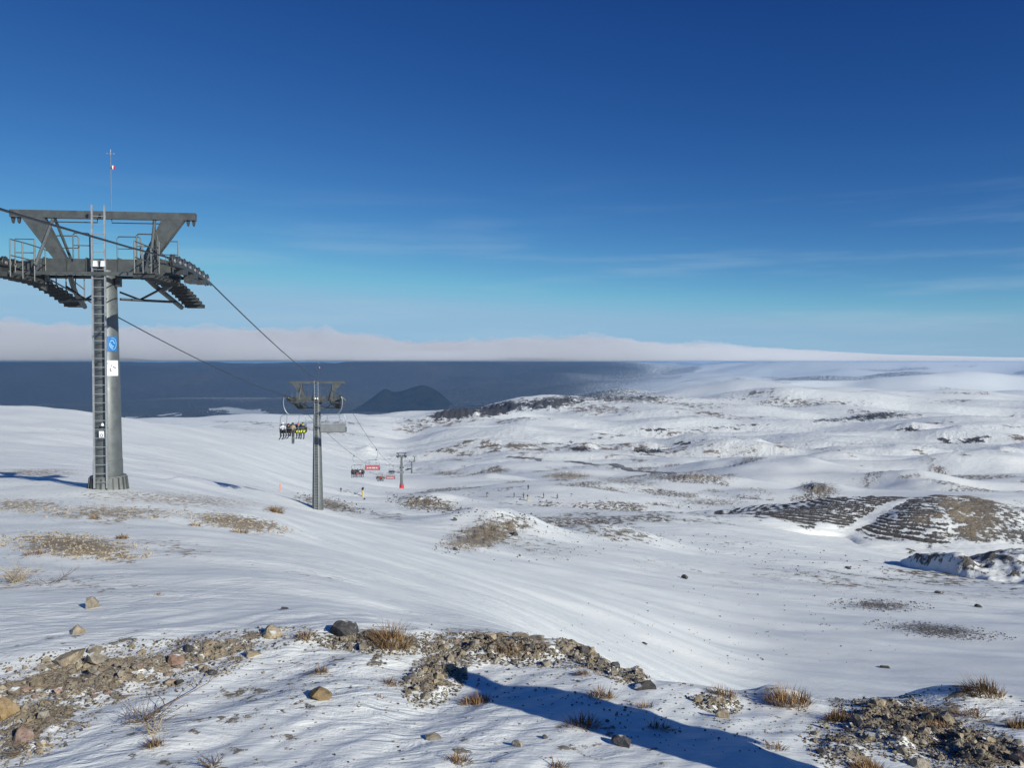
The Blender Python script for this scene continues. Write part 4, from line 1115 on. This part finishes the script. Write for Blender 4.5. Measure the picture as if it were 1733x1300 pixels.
# thin service road crossing the valley floor
def road(name, pix, width, mat, label, rmin, rmax):
    pts = [hit(a, b, rmin, rmax) for a, b in pix]
    P = []
    for p, q in zip(pts[:-1], pts[1:]):
        n = 14
        for k in range(n): P.append(p.lerp(q, k / n))
    P.append(pts[-1]); b = MB(); vs = []
    for k, p in enumerate(P):
        d = (P[min(k + 1, len(P) - 1)] - P[max(k - 1, 0)]); d.z = 0; d.normalize(); nrm = Vector((-d.y, d.x, 0))
        for s in (-1, 1):
            w = width * (0.75 + 0.35 * math.sin(k * 1.7) * math.sin(k * .37))
            e = p + nrm * (s * w / 2); e.z = gz(e.x, e.y) + 0.35; vs.append(e)
    b.add(vs, [(2 * k, 2 * k + 1, 2 * k + 3, 2 * k + 2) for k in range(len(P) - 1)])
    tag(b.build(name, mat, None, True), label, 'road', kind='structure')
M_ROAD = surf('wind swept gravel road', (0.20, 0.20, 0.21), 0.95, 0, 0.3, 0.05)
road('service_road', [(858, 774), (910, 777), (960, 781), (1010, 787), (1060, 794), (1110, 800), (1140, 803)], 9, M_ROAD, 'thin grey road crossing the snowy valley floor', 400, 1800)
# ------------------------------------------------------------------ rocks
def rock_mesh(seed, sub=2, cuts=9):
    rd = random.Random(seed)
    bm = bmesh.new(); bmesh.ops.create_icosphere(bm, subdivisions=sub, radius=1.0)
    for k in range(cuts):
        n = Vector((rd.gauss(0, 1), rd.gauss(0, 1), rd.gauss(0, 1))).normalized(); d = rd.uniform(0.30, 0.72)
        for v in bm.verts:
            e = v.co.dot(n) - d
            if e > 0: v.co -= n * e * 0.97
    for v in bm.verts: v.co += Vector((rd.uniform(-1, 1), rd.uniform(-1, 1), rd.uniform(-1, 1))) * 0.03
    me = bpy.data.meshes.new('rock'); bm.to_mesh(me); bm.free()
    smooth_mesh(me, 16)
    return me
def stone_mat(name, a, b):
    t = NT(name); tc = t.new('ShaderNodeTexCoord').outputs['Object']; oi = t.new('ShaderNodeObjectInfo').outputs['Random']
    geo = t.new('ShaderNodeNewGeometry').outputs['Position']
    n = t.noise(geo, 22, 6, 0.65); n2 = t.noise(geo, 5, 3, 0.5)
    c = t.mix(t.step(n, 0.3, 0.7), rgba(a), rgba(b))
    hv = t.new('ShaderNodeHueSaturation'); t.put(hv.inputs['Color'], c); t.put(hv.inputs['Value'], t.math('MULTIPLY_ADD', oi, 0.55, 0.70)); t.put(hv.inputs['Saturation'], t.math('MULTIPLY_ADD', n2, 0.8, 0.6))
    nz = t.new('ShaderNodeSeparateXYZ'); t.l.new(t.new('ShaderNodeNewGeometry').outputs['Normal'], nz.inputs[0])
    cap = t.step(t.math('ADD', nz.outputs['Z'], t.math('MULTIPLY', n2, 1.3)), 1.66, 1.80)
    n4 = t.noise(geo, 60, 3, 0.6)
    c2 = t.mix(t.math('MULTIPLY', t.step(n4, 0.55, 0.68), 0.5), hv.outputs[0], rgba(tuple(x * 0.45 for x in a)))
    t.principled(t.mix(cap, c2, rgba((0.84, 0.87, 0.85))), 0.9, 0, t.bump(n, 0.9, 0.02), 0.2)
    return t.mat
M_ST = {'tan': stone_mat('tan stone', (0.24, 0.195, 0.13), (0.45, 0.385, 0.275)), 'grey': stone_mat('grey stone', (0.185, 0.165, 0.13), (0.36, 0.32, 0.255)),
        'dark': stone_mat('dark stone', (0.055, 0.055, 0.058), (0.13, 0.125, 0.12)), 'ochre': stone_mat('ochre stone', (0.22, 0.15, 0.075), (0.36, 0.27, 0.15)), 'pink': stone_mat('reddish stone', (0.26, 0.17, 0.13), (0.40, 0.30, 0.24))}
ROCKS = {}
def rock_me(kind, k):
    if (kind, k) not in ROCKS:
        me = rock_mesh(100 + k, 2 if k < 6 else 1, 9 if k < 6 else 6); me.materials.append(M_ST[kind]); ROCKS[(kind, k)] = me
    return ROCKS[(kind, k)]
def rock(p, w, h, kind, label, group=None, k=None, name='rock', sink=0.25, dep=None):
    k = random.randrange(6) if k is None else k
    o = bpy.data.objects.new(name, rock_me(kind, k)); COL.objects.link(o)
    o.scale = (w / 1.45, (dep or w * random.uniform(.7, 1.0)) / 1.45, h / 1.35)
    o.location = (p.x, p.y, p.z + h * (0.5 - sink)); o.rotation_euler = (random.uniform(-.25, .25), random.uniform(-.25, .25), random.uniform(-.5, .5))
    tag(o, label, 'rock', group)
    return o
# single rocks one can point at: photo column, row of the foot, width px, height px, kind, label
SINGLE = [
 (580, 1070, 56, 28, 'dark', 'dark domed rock left of the tallest dry grass tuft on the crest', 4, 12), (460, 1074, 40, 24, 'tan', 'tan rounded rock on the crest left of the dark domed rock', 4, 12),
 (985, 1106, 32, 34, 'dark', 'upright dark rock standing on the crest against the snow', 4, 12), (885, 1078, 34, 12, 'grey', 'flat grey rock with snow behind it on the middle crest', 4, 12), (910, 1082, 40, 10, 'grey', 'low wide grey slab right of the flat grey rock on the crest', 4, 12),
 (540, 1180, 52, 34, 'ochre', 'ochre rock half buried in snow below the crest', 3, 10), (733, 1250, 32, 16, 'grey', 'striped grey stone lying alone in the near snow', 3, 10), (1056, 1262, 40, 22, 'dark', 'dark stone inside the long shadow', 3, 10),
 (878, 1263, 24, 12, 'grey', 'small flat grey stone on snow left of the long shadow', 3, 10), (922, 1250, 13, 8, 'dark', 'small dark pebble left of the long shadow', 3, 10), (157, 1028, 30, 26, 'grey', 'pale grey rock alone in the snow of the left slope', 6, 20),
 (132, 1072, 34, 18, 'tan', 'low tan rock with a dark hollow on the left slope', 5, 20), (112, 1122, 70, 40, 'tan', 'large tan rock at the upper edge of the left rubble band', 4, 12), (160, 1118, 36, 18, 'grey', 'grey stone right of the large tan rock in the left rubble', 4, 12),
 (295, 1120, 34, 20, 'pink', 'reddish stone at the top of the left rubble band', 4, 12), (318, 1100, 18, 13, 'dark', 'dark stone above the left rubble band', 4, 12), (425, 1110, 36, 24, 'tan', 'tan stone standing between left rubble and crest', 4, 12), (340, 1132, 24, 18, 'grey', 'pale stone at the right end of the left rubble band', 4, 12),
 (8, 1215, 52, 46, 'ochre', 'yellow ochre boulder at the left picture edge', 3, 10), (40, 1250, 46, 30, 'pink', 'reddish stone below the yellow ochre boulder', 3, 10), (302, 1158, 18, 20, 'dark', 'dark angular stone in the left rubble band', 3, 10),
 (1510, 1178, 28, 16, 'grey', 'grey block on shaded snow behind the right rubble', 4, 12), (1450, 1223, 28, 30, 'tan', 'pale upright stone beside dry grass in the right rubble', 3, 10), (1480, 1195, 34, 22, 'tan', 'tan stone at the upper edge of the right rubble', 3, 10), (1602, 1222, 40, 26, 'tan', 'large tan stone below the small right tuft', 3, 10),
 (1468, 1252, 34, 30, 'grey', 'big grey stone in the left part of the right rubble', 3, 10), (1525, 1275, 28, 30, 'grey', 'pale pointed stone low in the right rubble', 3, 10), (1725, 1290, 40, 36, 'pink', 'reddish brown rock at the lower right picture corner', 3, 10), (1555, 1298, 40, 22, 'grey', 'grey rock at the bottom edge of the right rubble', 3, 10),
 (1160, 980, 14, 10, 'dark', 'black boulder alone on the snowfield left of the terraced hill', 30, 200), (770, 881, 9, 7, 'dark', 'small black boulder on the snow above the rocky knoll', 60, 300), (1605, 945, 14, 7, 'dark', 'dark boulder at the top of the snowy track', 60, 200), (1655, 1028, 12, 8, 'dark', 'dark boulder on snow below the right bank', 40, 150), (1092, 1091, 12, 5, 'dark', 'flat dark stone on the snow beyond the crest', 12, 80), (1500, 1131, 18, 5, 'dark', 'thin dark stone on the far snow above the right tufts', 12, 80),
 (770, 940, 10, 8, 'dark', 'dark boulder at the left foot of the rocky knoll', 60, 200), (870, 905, 16, 9, 'dark', 'dark boulder on the right flank of the rocky knoll', 60, 200), (1435, 962, 12, 6, 'dark', 'dark boulder below the terraces near the track', 60, 200), (617, 846, 4, 4, 'dark', 'tiny dark boulder beside the tan snow cannon', 150, 600), (1588, 1005, 24, 12, 'dark', 'dark rocks at the foot of the left bank beside the track', 60, 150),
 (1090, 1165, 40, 18, 'dark', 'dark slab at the lower end of the middle rubble', 4, 12), (1065, 1148, 30, 12, 'grey', 'flat grey slab above the dark slab in the middle rubble', 4, 12), (1225, 1215, 26, 20, 'tan', 'tan stone below the small tuft right of the long shadow', 3, 10), (480, 1032, 16, 7, 'dark', 'small dark stone on snow left of the crest', 6, 20), (360, 1140, 26, 12, 'dark', 'flat dark stone on snow right of the left rubble', 4, 10)]
for (px, py, w, h, kind, lab, y0, y1) in SINGLE:
    p = hit(px, py, y0, y1); s = p.y / F
    rock(p, w * s * 0.92, h * s * 0.85, kind, lab, 'single rocks', sink=0.32)
# rubble stones, alike within a patch
PATCHES = [('left', (160, 1145, 220, 42, 8), 70, 'angular tan stone in the left rubble band', ('tan', 'tan', 'grey', 'pink')), ('left', (60, 1235, 100, 40, 25), 26, 'angular tan stone in the left rubble band', ('tan', 'tan', 'grey')),
           ('crest', (640, 1092, 85, 14, -3), 26, 'grey brown stone in the crest rubble around the tallest tuft', ('tan', 'grey', 'grey')), ('middle', (850, 1102, 140, 20, -6), 46, 'grey brown stone in the middle rubble on the crest', ('tan', 'grey', 'grey')),
           ('middle', (735, 1150, 50, 36, 30), 28, 'grey brown stone in the middle rubble on the crest', ('tan', 'grey')), ('middle', (1020, 1118, 75, 20, -25), 28, 'grey brown stone in the middle rubble on the crest', ('tan', 'grey', 'dark')),
           ('right', (1530, 1235, 105, 46, -20), 62, 'angular grey stone in the right rubble', ('grey', 'tan', 'grey', 'dark')), ('right', (1670, 1275, 90, 34, -20), 34, 'angular grey stone in the right rubble', ('grey', 'tan', 'dark')), ('right', (1420, 1265, 50, 34, -25), 18, 'angular grey stone in the right rubble', ('grey', 'tan', 'dark')),
           ('right', (1215, 1192, 36, 14, -10), 10, 'angular grey stone below the tuft right of the long shadow', ('grey', 'tan'))]
def in_patch(e, spread=1.0):
    px, py, rx, ry, tilt = e
    a, q = random.uniform(0, 6.283), math.sqrt(random.random()) * spread
    u, v = rx * q * math.cos(a), ry * q * math.sin(a); c, s = math.cos(R(tilt)), math.sin(R(tilt))
    return px + u * c + v * s * 1.0, py - u * s + v * c
for nm, e, n, lab, kinds in PATCHES:
    for k in range(int(n * 0.8)):
        px, py = in_patch(e); p = hit(px, py, 3, 11); s = p.y / F
        w = random.choice((9, 10, 11, 12, 14, 16, 20)) * s * random.uniform(.8, 1.15)
        rock(p, w, w * random.uniform(.5, .85), random.choice(kinds), lab, 'stones of the %s rubble' % nm, random.randrange(6, 12), name='stone', sink=0.22)
# gravel between them: too many to count
def gravel(name, places, label, mats, smin, smax, rr):
    bases = []
    for k in range(6):
        me = rock_mesh(300 + k, 1, 5); bases.append((np.array([tuple(v.co) for v in me.vertices]), [tuple(p.vertices) for p in me.polygons])); bpy.data.meshes.remove(me)
    V, Fc, M_, off = [], [], [], 0
    for e, n in places:
        for k in range(n):
            px, py = in_patch(e, 1.25); p = hit(px, py, *rr); s = p.y / F * random.uniform(smin, smax) * (0.45 + 0.55 * random.random())
            vv, ff = random.choice(bases)
            a, b = random.uniform(0, 6.28), random.uniform(0, 6.28)
            rot = np.array(Matrix.Rotation(a, 3, 'Z') @ Matrix.Rotation(b, 3, 'X'))
            V.append((vv * np.array([1, random.uniform(.6, 1), random.uniform(.5, .9)]) * s * 0.5) @ rot.T + np.array([p.x, p.y, p.z + s * 0.12]))
            Fc += [tuple(i + off for i in f) for f in ff]; M_ += [random.randrange(len(mats))] * len(ff); off += len(vv)
    me = bpy.data.meshes.new(name); me.from_pydata(np.concatenate(V).tolist(), [], Fc)
    for m in mats: me.materials.append(M_ST[m])
    me.polygons.foreach_set('material_index', M_)
    tag(link(bpy.data.objects.new(name, me)), label, 'gravel', kind='stuff')
gravel('gravel', [(e, n * 32) for _, e, n, _, _ in PATCHES] + [((640, 1130, 330, 60, 0), 420), ((1100, 1200, 200, 50, -10), 220), ((420, 1085, 110, 16, 5), 260), ((640, 1230, 420, 60, 0), 160), ((1330, 1210, 160, 45, -10), 220), ((1640, 1200, 110, 40, 0), 220)], 'small loose gravel in the foreground rubble', ('tan', 'grey', 'tan', 'grey', 'dark'), 3.5, 9, (3, 11))
gravel('slope_gravel', [((125, 925, 110, 18, -5), 700), ((400, 886, 80, 10, -8), 180), ((180, 868, 120, 9, 0), 160), ((30, 860, 60, 8, 0), 60)], 'small gravel of the bare patch on the left slope', ('tan', 'tan', 'grey'), 3, 8, (8, 40))
gravel('scattered_stones', [((820, 905, 75, 18, 18), 260), ((1040, 902, 95, 14, -8), 120), ((715, 852, 55, 11, -6), 200), ((1490, 1025, 75, 9, -2), 220), ((1590, 1068, 105, 11, -6), 300), ((1250, 1060, 260, 60, 0), 160), ((790, 868, 90, 7, -6), 140), ((900, 920, 130, 25, 0), 120), ((560, 853, 60, 9, -12), 160), ((1100, 845, 250, 14, 0), 90), ((1350, 950, 180, 20, -10), 120)], 'scattered dark stones on the middle snow slopes', ('dark', 'grey', 'dark'), 2.0, 5.5, (12, 500))

# ------------------------------------------------------------------ dry grass and twigs
def grass_mat():
    t = NT('dry grass'); ge = t.new('ShaderNodeNewGeometry'); r = ge.outputs['Random Per Island']
    ramp = t.new('ShaderNodeValToRGB'); t.put(ramp.inputs[0], r)
    ramp.color_ramp.elements[0].color = (0.10, 0.055, 0.025, 1); ramp.color_ramp.elements[1].color = (0.46, 0.33, 0.17, 1)
    e = ramp.color_ramp.elements.new(0.5); e.color = (0.24, 0.14, 0.065, 1)
    t.principled(ramp.outputs[0], 0.8, spec=0.2)
    return t.mat
M_GRASS = grass_mat()
M_TWIG = surf('dry twig', (0.16, 0.115, 0.075), 0.85, 0, 0.35, 12)
M_PALETWIG = surf('pale dry stems', (0.38, 0.31, 0.21), 0.85, 0, 0.3, 12)
def tuft(px, py, wpx, hpx, label, y0=3, y1=12, density=1.0, flat=0.0):
    p = hit(px, py, y0, y1); s = p.y / F; W, H = wpx * s, hpx * s
    rd = random.Random(int(px * 7 + py)); b = MB(); bias = (rd.gauss(0, .28), rd.gauss(0, .28)); flat = max(flat, rd.uniform(0, .8)); spread = rd.uniform(.22, .5)
    for k in range(int(260 * density)):
        a, q = rd.uniform(0, 6.283), math.sqrt(rd.random())
        x, y = q * math.cos(a) * W * 0.36, q * math.sin(a) * W * 0.26
        L = H * rd.uniform(.45, 1.1) * (1.15 - 0.45 * q)
        lean = Vector((x / (W * .5) * 0.8 + rd.gauss(0, spread) - 0.08 + bias[0], y / (W * .5) * 0.6 + rd.gauss(0, spread) + bias[1], 1.0 - flat * 0.6)).normalized()
        droop = Vector((lean.x, lean.y, -0.5)) * rd.uniform(.05, .4)
        wd = Vector((-lean.y, lean.x, 0)); wd = (wd.normalized() if wd.length > 1e-3 else Vector((1, 0, 0))) * rd.uniform(.0016, .0034) * max(1, s / 0.005) 
        z0 = gz(p.x + x, p.y + y) - p.z - 0.02
        c0 = Vector((x, y, z0)); c1 = c0 + lean * L * .55; c2 = c1 + (lean + droop).normalized() * L * .5
        b.add([c0 - wd, c0 + wd, c1 + wd * .8, c1 - wd * .8, c2], [(0, 1, 2, 3), (3, 2, 4)])
    me = bpy.data.meshes.new('dry_grass_tuft'); me.from_pydata(b.v, [], b.f); me.materials.append(M_GRASS)
    o = bpy.data.objects.new('dry_grass_tuft', me); COL.objects.link(o); o.location = p
    tag(o, label, 'grass tuft', 'dry grass tufts')
TUFTS = [(662, 1090, 84, 50, 'tallest dry grass tuft on the crest right of the dark domed rock', 1.5), (865, 1102, 84, 24, 'low wide dry tuft on the middle crest rubble', 1.2), (540, 1138, 44, 26, 'dry tuft on snow above the ochre rock', .8), (660, 1158, 38, 24, 'small round dry tuft left of the middle rubble', .7),
 (520, 1080, 44, 22, 'dark dry tuft between the tan rock and the dark domed rock', .8), (805, 1192, 66, 26, 'low dry tuft on snow left of the long shadow', .9), (986, 1142, 34, 18, 'small brown tuft above the long shadow', .6), (1018, 1180, 58, 28, 'round brown tuft right of the long shadow', 1.0), (985, 1228, 66, 34, 'dark tuft inside the long shadow', 1.1), (1115, 1232, 50, 24, 'tuft at the right edge of the long shadow', .8),
 (1090, 1198, 36, 22, 'sparse grey tuft right of the long shadow', .4), (1225, 1178, 56, 28, 'sparse tuft above the small stones right of the long shadow', .7), (1335, 1190, 96, 38, 'wide brown tuft on the right crest', 1.6), (1420, 1218, 66, 34, 'dark tuft left of the pale upright stone', 1.2), (1662, 1168, 96, 42, 'large leaning tuft on the far right crest', 1.6), (1565, 1205, 52, 24, 'sparse twiggy tuft above the right rubble', .5), (1640, 1212, 66, 26, 'dark tuft right of the large tan stone', 1.0),
 (1590, 1232, 60, 22, 'low tuft in the middle of the right rubble', .8), (1312, 1268, 40, 24, 'small tuft on snow left of the right rubble', .5), (1468, 1305, 70, 30, 'tuft at the bottom edge below the right rubble', 1.0), (775, 1292, 40, 30, 'pale tuft at the bottom edge of the picture', .5), (945, 1300, 40, 28, 'pale tuft at the bottom edge below the long shadow', .5), (1720, 1232, 40, 26, 'dark tuft at the right picture edge', .8), (645, 1182, 30, 12, 'flat dry tuft right of the ochre rock', .4), (262, 1262, 40, 26, 'pale bent tuft below the twiggy shrub', .6)]
for px, py, w, h, lab, de in TUFTS: tuft(px, py, w, h, lab, density=de)
for px, py, w, h, lab, de in [(207, 912, 30, 13, 'brown tuft at the right end of the bare patch on the left slope', .5), (468, 868, 32, 13, 'brown tuft on the snow left of the second tower', .5), (60, 938, 60, 14, 'dark low tuft at the near edge of the bare patch', .5), (268, 1008, 20, 10, 'tiny dark sprig on the left slope', .2), (160, 878, 20, 9, 'small dark tuft on snow below the first tower', .2), (330, 890, 30, 9, 'low dark tuft on the left slope right of the bare patch', .25), (405, 902, 40, 10, 'low brown tuft in the strip of bare ground left of the second tower', .3)]:
    tuft(px, py, w, h, lab, 8, 60, de)
def shrub(px, py, wpx, hpx, label, y0, y1, n=26, mat=None, arm=None):
    p = hit(px, py, y0, y1); s = p.y / F; rd = random.Random(int(px + py)); b = MB()
    def twig(o, d, L, r, lev):
        pts = [o]; dd = d.copy()
        for k in range(4):
            dd = (dd + Vector((rd.gauss(0, .16), rd.gauss(0, .16), rd.gauss(0, .10)))).normalized(); pts.append(pts[-1] + dd * L / 4)
        g = pts[-1]; gzv = gz(p.x + g.x, p.y + g.y) - p.z
        if g.z < gzv + 0.01: pts[-1] = Vector((g.x, g.y, gzv + 0.01))
        b.tube(pts, [r, r * .85, r * .7, r * .5, r * .3], 4, cap=False)
        if lev:
            for k in (1, 2, 3):
                if rd.random() < .8: twig(pts[k], (dd + Vector((rd.gauss(0, .7), rd.gauss(0, .7), rd.gauss(.1, .4)))).normalized(), L * rd.uniform(.3, .6), r * .6, lev - 1)
    for k in range(n):
        a = rd.uniform(0, 6.283); d = Vector((math.cos(a) * 1.0, math.sin(a) * .8, rd.uniform(.15, 1.1))).normalized()
        twig(Vector((rd.gauss(0, .12) * wpx * s * .5, rd.gauss(0, .1) * wpx * s * .5, -0.01)), d, wpx * s * rd.uniform(.25, .5) if d.z < .6 else hpx * s * rd.uniform(.6, 1.1), 0.0022 * max(1, s / .005) * rd.uniform(.8, 1.5), 1)
    if arm:
        q = hit(arm[0], arm[1], y0, y1); v = q - p; v.z += 0.06; twig(Vector((0, 0, 0.02)), v.normalized(), v.length, 0.005, 1)
    tag(b.build('dry_shrub', mat or M_TWIG, None, loc=p), label, 'shrub', 'dry twiggy shrubs')
shrub(245, 1222, 120, 60, 'bare twiggy shrub with one long branch below the left rubble', 3, 10, 30, None, (400, 1172))
shrub(262, 1240, 70, 30, 'pale bent stems at the foot of the twiggy shrub', 3, 10, 22, M_PALETWIG)
shrub(28, 985, 110, 44, 'pale dry shrub at the left edge of the snow slope', 8, 24, 34, M_PALETWIG)
shrub(75, 990, 120, 20, 'thin low branches spreading right of the pale dry shrub', 8, 24, 8)
shrub(360, 1298, 70, 40, 'dark bent stems poking out at the bottom left', 3, 10, 16)
shrub(40, 1275, 70, 24, 'thin dry stems at the lower left corner', 3, 10, 10)
shrub(310, 1090, 60, 14, 'small dark twigs above the left rubble band', 4, 12, 10)
# ------------------------------------------------------------------ distant dark mountain on the plain
def distant_mountain():
    n, m = 130, 100
    D = 12000.0
    c = at(705, 690, D)
    xs = np.linspace(-2300, 1700, n); ys = np.linspace(-1700, 1700, m)
    gx, gy = np.meshgrid(xs, ys, indexing='ij')
    sx_ = [520, 590, 612, 630, 645, 654, 664, 680, 697, 714, 728, 742, 756, 774, 800, 850]
    sy_ = [722, 697, 686, 673, 661, 657, 664, 662, 656, 651, 655, 663, 676, 692, 715, 770]
    prof = np.interp(PW / 2 + F * (gx + c.x) / D, sx_, [ray(700, q).z * D - PLAIN + 55 for q in sy_])
    prof = gsmooth(prof, 0.7, 0)
    z = np.clip(prof, 0, None) * np.exp(-(np.abs(gy) / 800) ** 1.6)
    z = z + (fbm(gx, gy, 420, 5, 14) * 22) * sstep(0, 150, z) * sstep(0, 250, np.abs(gy))
    z = z - 55
    V = np.stack([gx + c.x, gy + D, z + PLAIN], -1).reshape(-1, 3)
    fs = [(i * m + j, (i + 1) * m + j, (i + 1) * m + j + 1, i * m + j + 1) for i in range(n - 1) for j in range(m - 1)]
    me = bpy.data.meshes.new('distant_mountain'); me.from_pydata(V.tolist(), [], fs)
    smooth_mesh(me, 180)
    t = NT('dark mountain rock')
    P = t.new('ShaderNodeNewGeometry')
    n1 = t.noise(P.outputs['Position'], 0.004, 8, 0.65)
    c_ = t.mix(t.step(n1, 0.4, 0.6), rgba((0.014, 0.015, 0.015)), rgba((0.036, 0.034, 0.030)))
    sep = t.new('ShaderNodeSeparateXYZ'); t.l.new(P.outputs['Position'], sep.inputs[0])
    snow = t.math('MULTIPLY', t.step(n1, 0.62, 0.76), t.step(sep.outputs['Z'], -520, -380))
    t.principled(t.mix(snow, c_, rgba((0.16, 0.17, 0.18))), 0.95, spec=0.1)
    me.materials.append(t.mat)
    o = link(bpy.data.objects.new('distant_mountain', me))
    tag(o, 'dark rounded double peaked mountain on the far plain', 'mountain', kind='structure')
distant_mountain()

# ------------------------------------------------------------------ cloud bank over the plain
def cloud_bank():
    nx, ny = 260, 90
    uu = np.linspace(-1.25, 1.0, nx)                           # the bank thins out towards the right
    yv = np.concatenate([np.linspace(0, 4000, 50), np.linspace(4300, 44000, ny - 50)])
    gu, gy = np.meshgrid(uu, yv, indexing='ij')
    front_y = 6300 + 400 * fbm(gu * 9000, gu * 0 + 3.0, 3000, 3, 51) + np.clip(gu - 0.02, 0, None) * 9000
    gy = gy + front_y
    gx = gu * gy
    px = PW / 2 + F * gu
    topy = np.interp(px, [-900, 0, 200, 420, 650, 900, 1150, 1350, 1500, 1700], [538, 546, 554, 562, 569, 576, 585, 593, 600, 605])
    d0 = front_y + 1500
    top = np.clip((HORIZON - topy) / F, 0.0015, None) * d0 - 30
    e = sstep(0, 1700, gy - front_y) ** 0.6
    z1 = 34 + top * (0.30 + 0.70 * e) + (fbm(gx, gy, 1900, 4, 52) * 80 + np.abs(fbm(gx, gy, 520, 4, 55)) * 90 - 20) * (0.3 + e) * sstep(0.5, 0.1, gu)
    z0 = 15 + np.clip(34 * fbm(gx, gy, 900, 4, 53), -3, 40)
    edge = np.zeros_like(gx, bool); edge[0] = edge[-1] = True; edge[:, 0] = edge[:, -1] = True
    z1 = np.maximum(z1, z0 + 12); zm = (z0 + z1) / 2
    z1 = np.where(edge, zm + 1, z1); z0 = np.where(edge, zm - 1, z0)
    n = nx * ny
    V = np.concatenate([np.stack([gx, gy, z1], -1).reshape(-1, 3), np.stack([gx, gy, z0], -1).reshape(-1, 3)])
    fs = []
    for i in range(nx - 1):
        for j in range(ny - 1):
            a, b, c, d = i * ny + j, (i + 1) * ny + j, (i + 1) * ny + j + 1, i * ny + j + 1
            fs.append((a, b, c, d)); fs.append((d + n, c + n, b + n, a + n))
    for i in range(nx - 1):
        for j in (0, ny - 1):
            a, b = i * ny + j, (i + 1) * ny + j
            fs.append((a, b + 0, b + n, a + n) if j else (b, a, a + n, b + n))
    for j in range(ny - 1):
        for i in (0, nx - 1):
            a, b = i * ny + j, i * ny + j + 1
            fs.append((b, a, a + n, b + n) if i else (a, b, b + n, a + n))
    me = bpy.data.meshes.new('cloud_bank'); me.from_pydata(V.tolist(), [], fs)
    bm = bmesh.new(); bm.from_mesh(me); bmesh.ops.recalc_face_normals(bm, faces=bm.faces); bm.to_mesh(me); bm.free()
    t = NT('cloud')
    v = t.new('ShaderNodeVolumePrincipled')
    v.inputs['Color'].default_value = (0.86, 0.89, 0.925, 1)
    v.inputs['Density'].default_value = CLOUD_DENSITY
    v.inputs['Anisotropy'].default_value = 0.0
    t.l.new(v.outputs[0], t.out.inputs['Volume'])
    me.materials.append(t.mat)
    o = link(bpy.data.objects.new('cloud_bank', me))
    tag(o, 'long pale bank of low cloud lying over the far plain', 'cloud', kind='stuff')
CLOUD_DENSITY = 0.0024
cloud_bank()

# ------------------------------------------------------------------ haze: the air over slope and plain
def haze(density, colour):
    b = MB()
    b.box((0, 0, (-740 + 9) / 2), (160000, 160000, 749))
    t = NT('air')
    v = t.new('ShaderNodeVolumePrincipled')
    v.inputs['Color'].default_value = rgba(colour)
    v.inputs['Density'].default_value = density
    v.inputs['Anisotropy'].default_value = 0.0
    t.l.new(v.outputs[0], t.out.inputs['Volume'])
    o = b.build('haze', t.mat)
    tag(o, 'thin bluish winter haze over slope and plain', 'haze', kind='stuff')
haze(2.0e-5, (0.28, 0.57, 1.0))
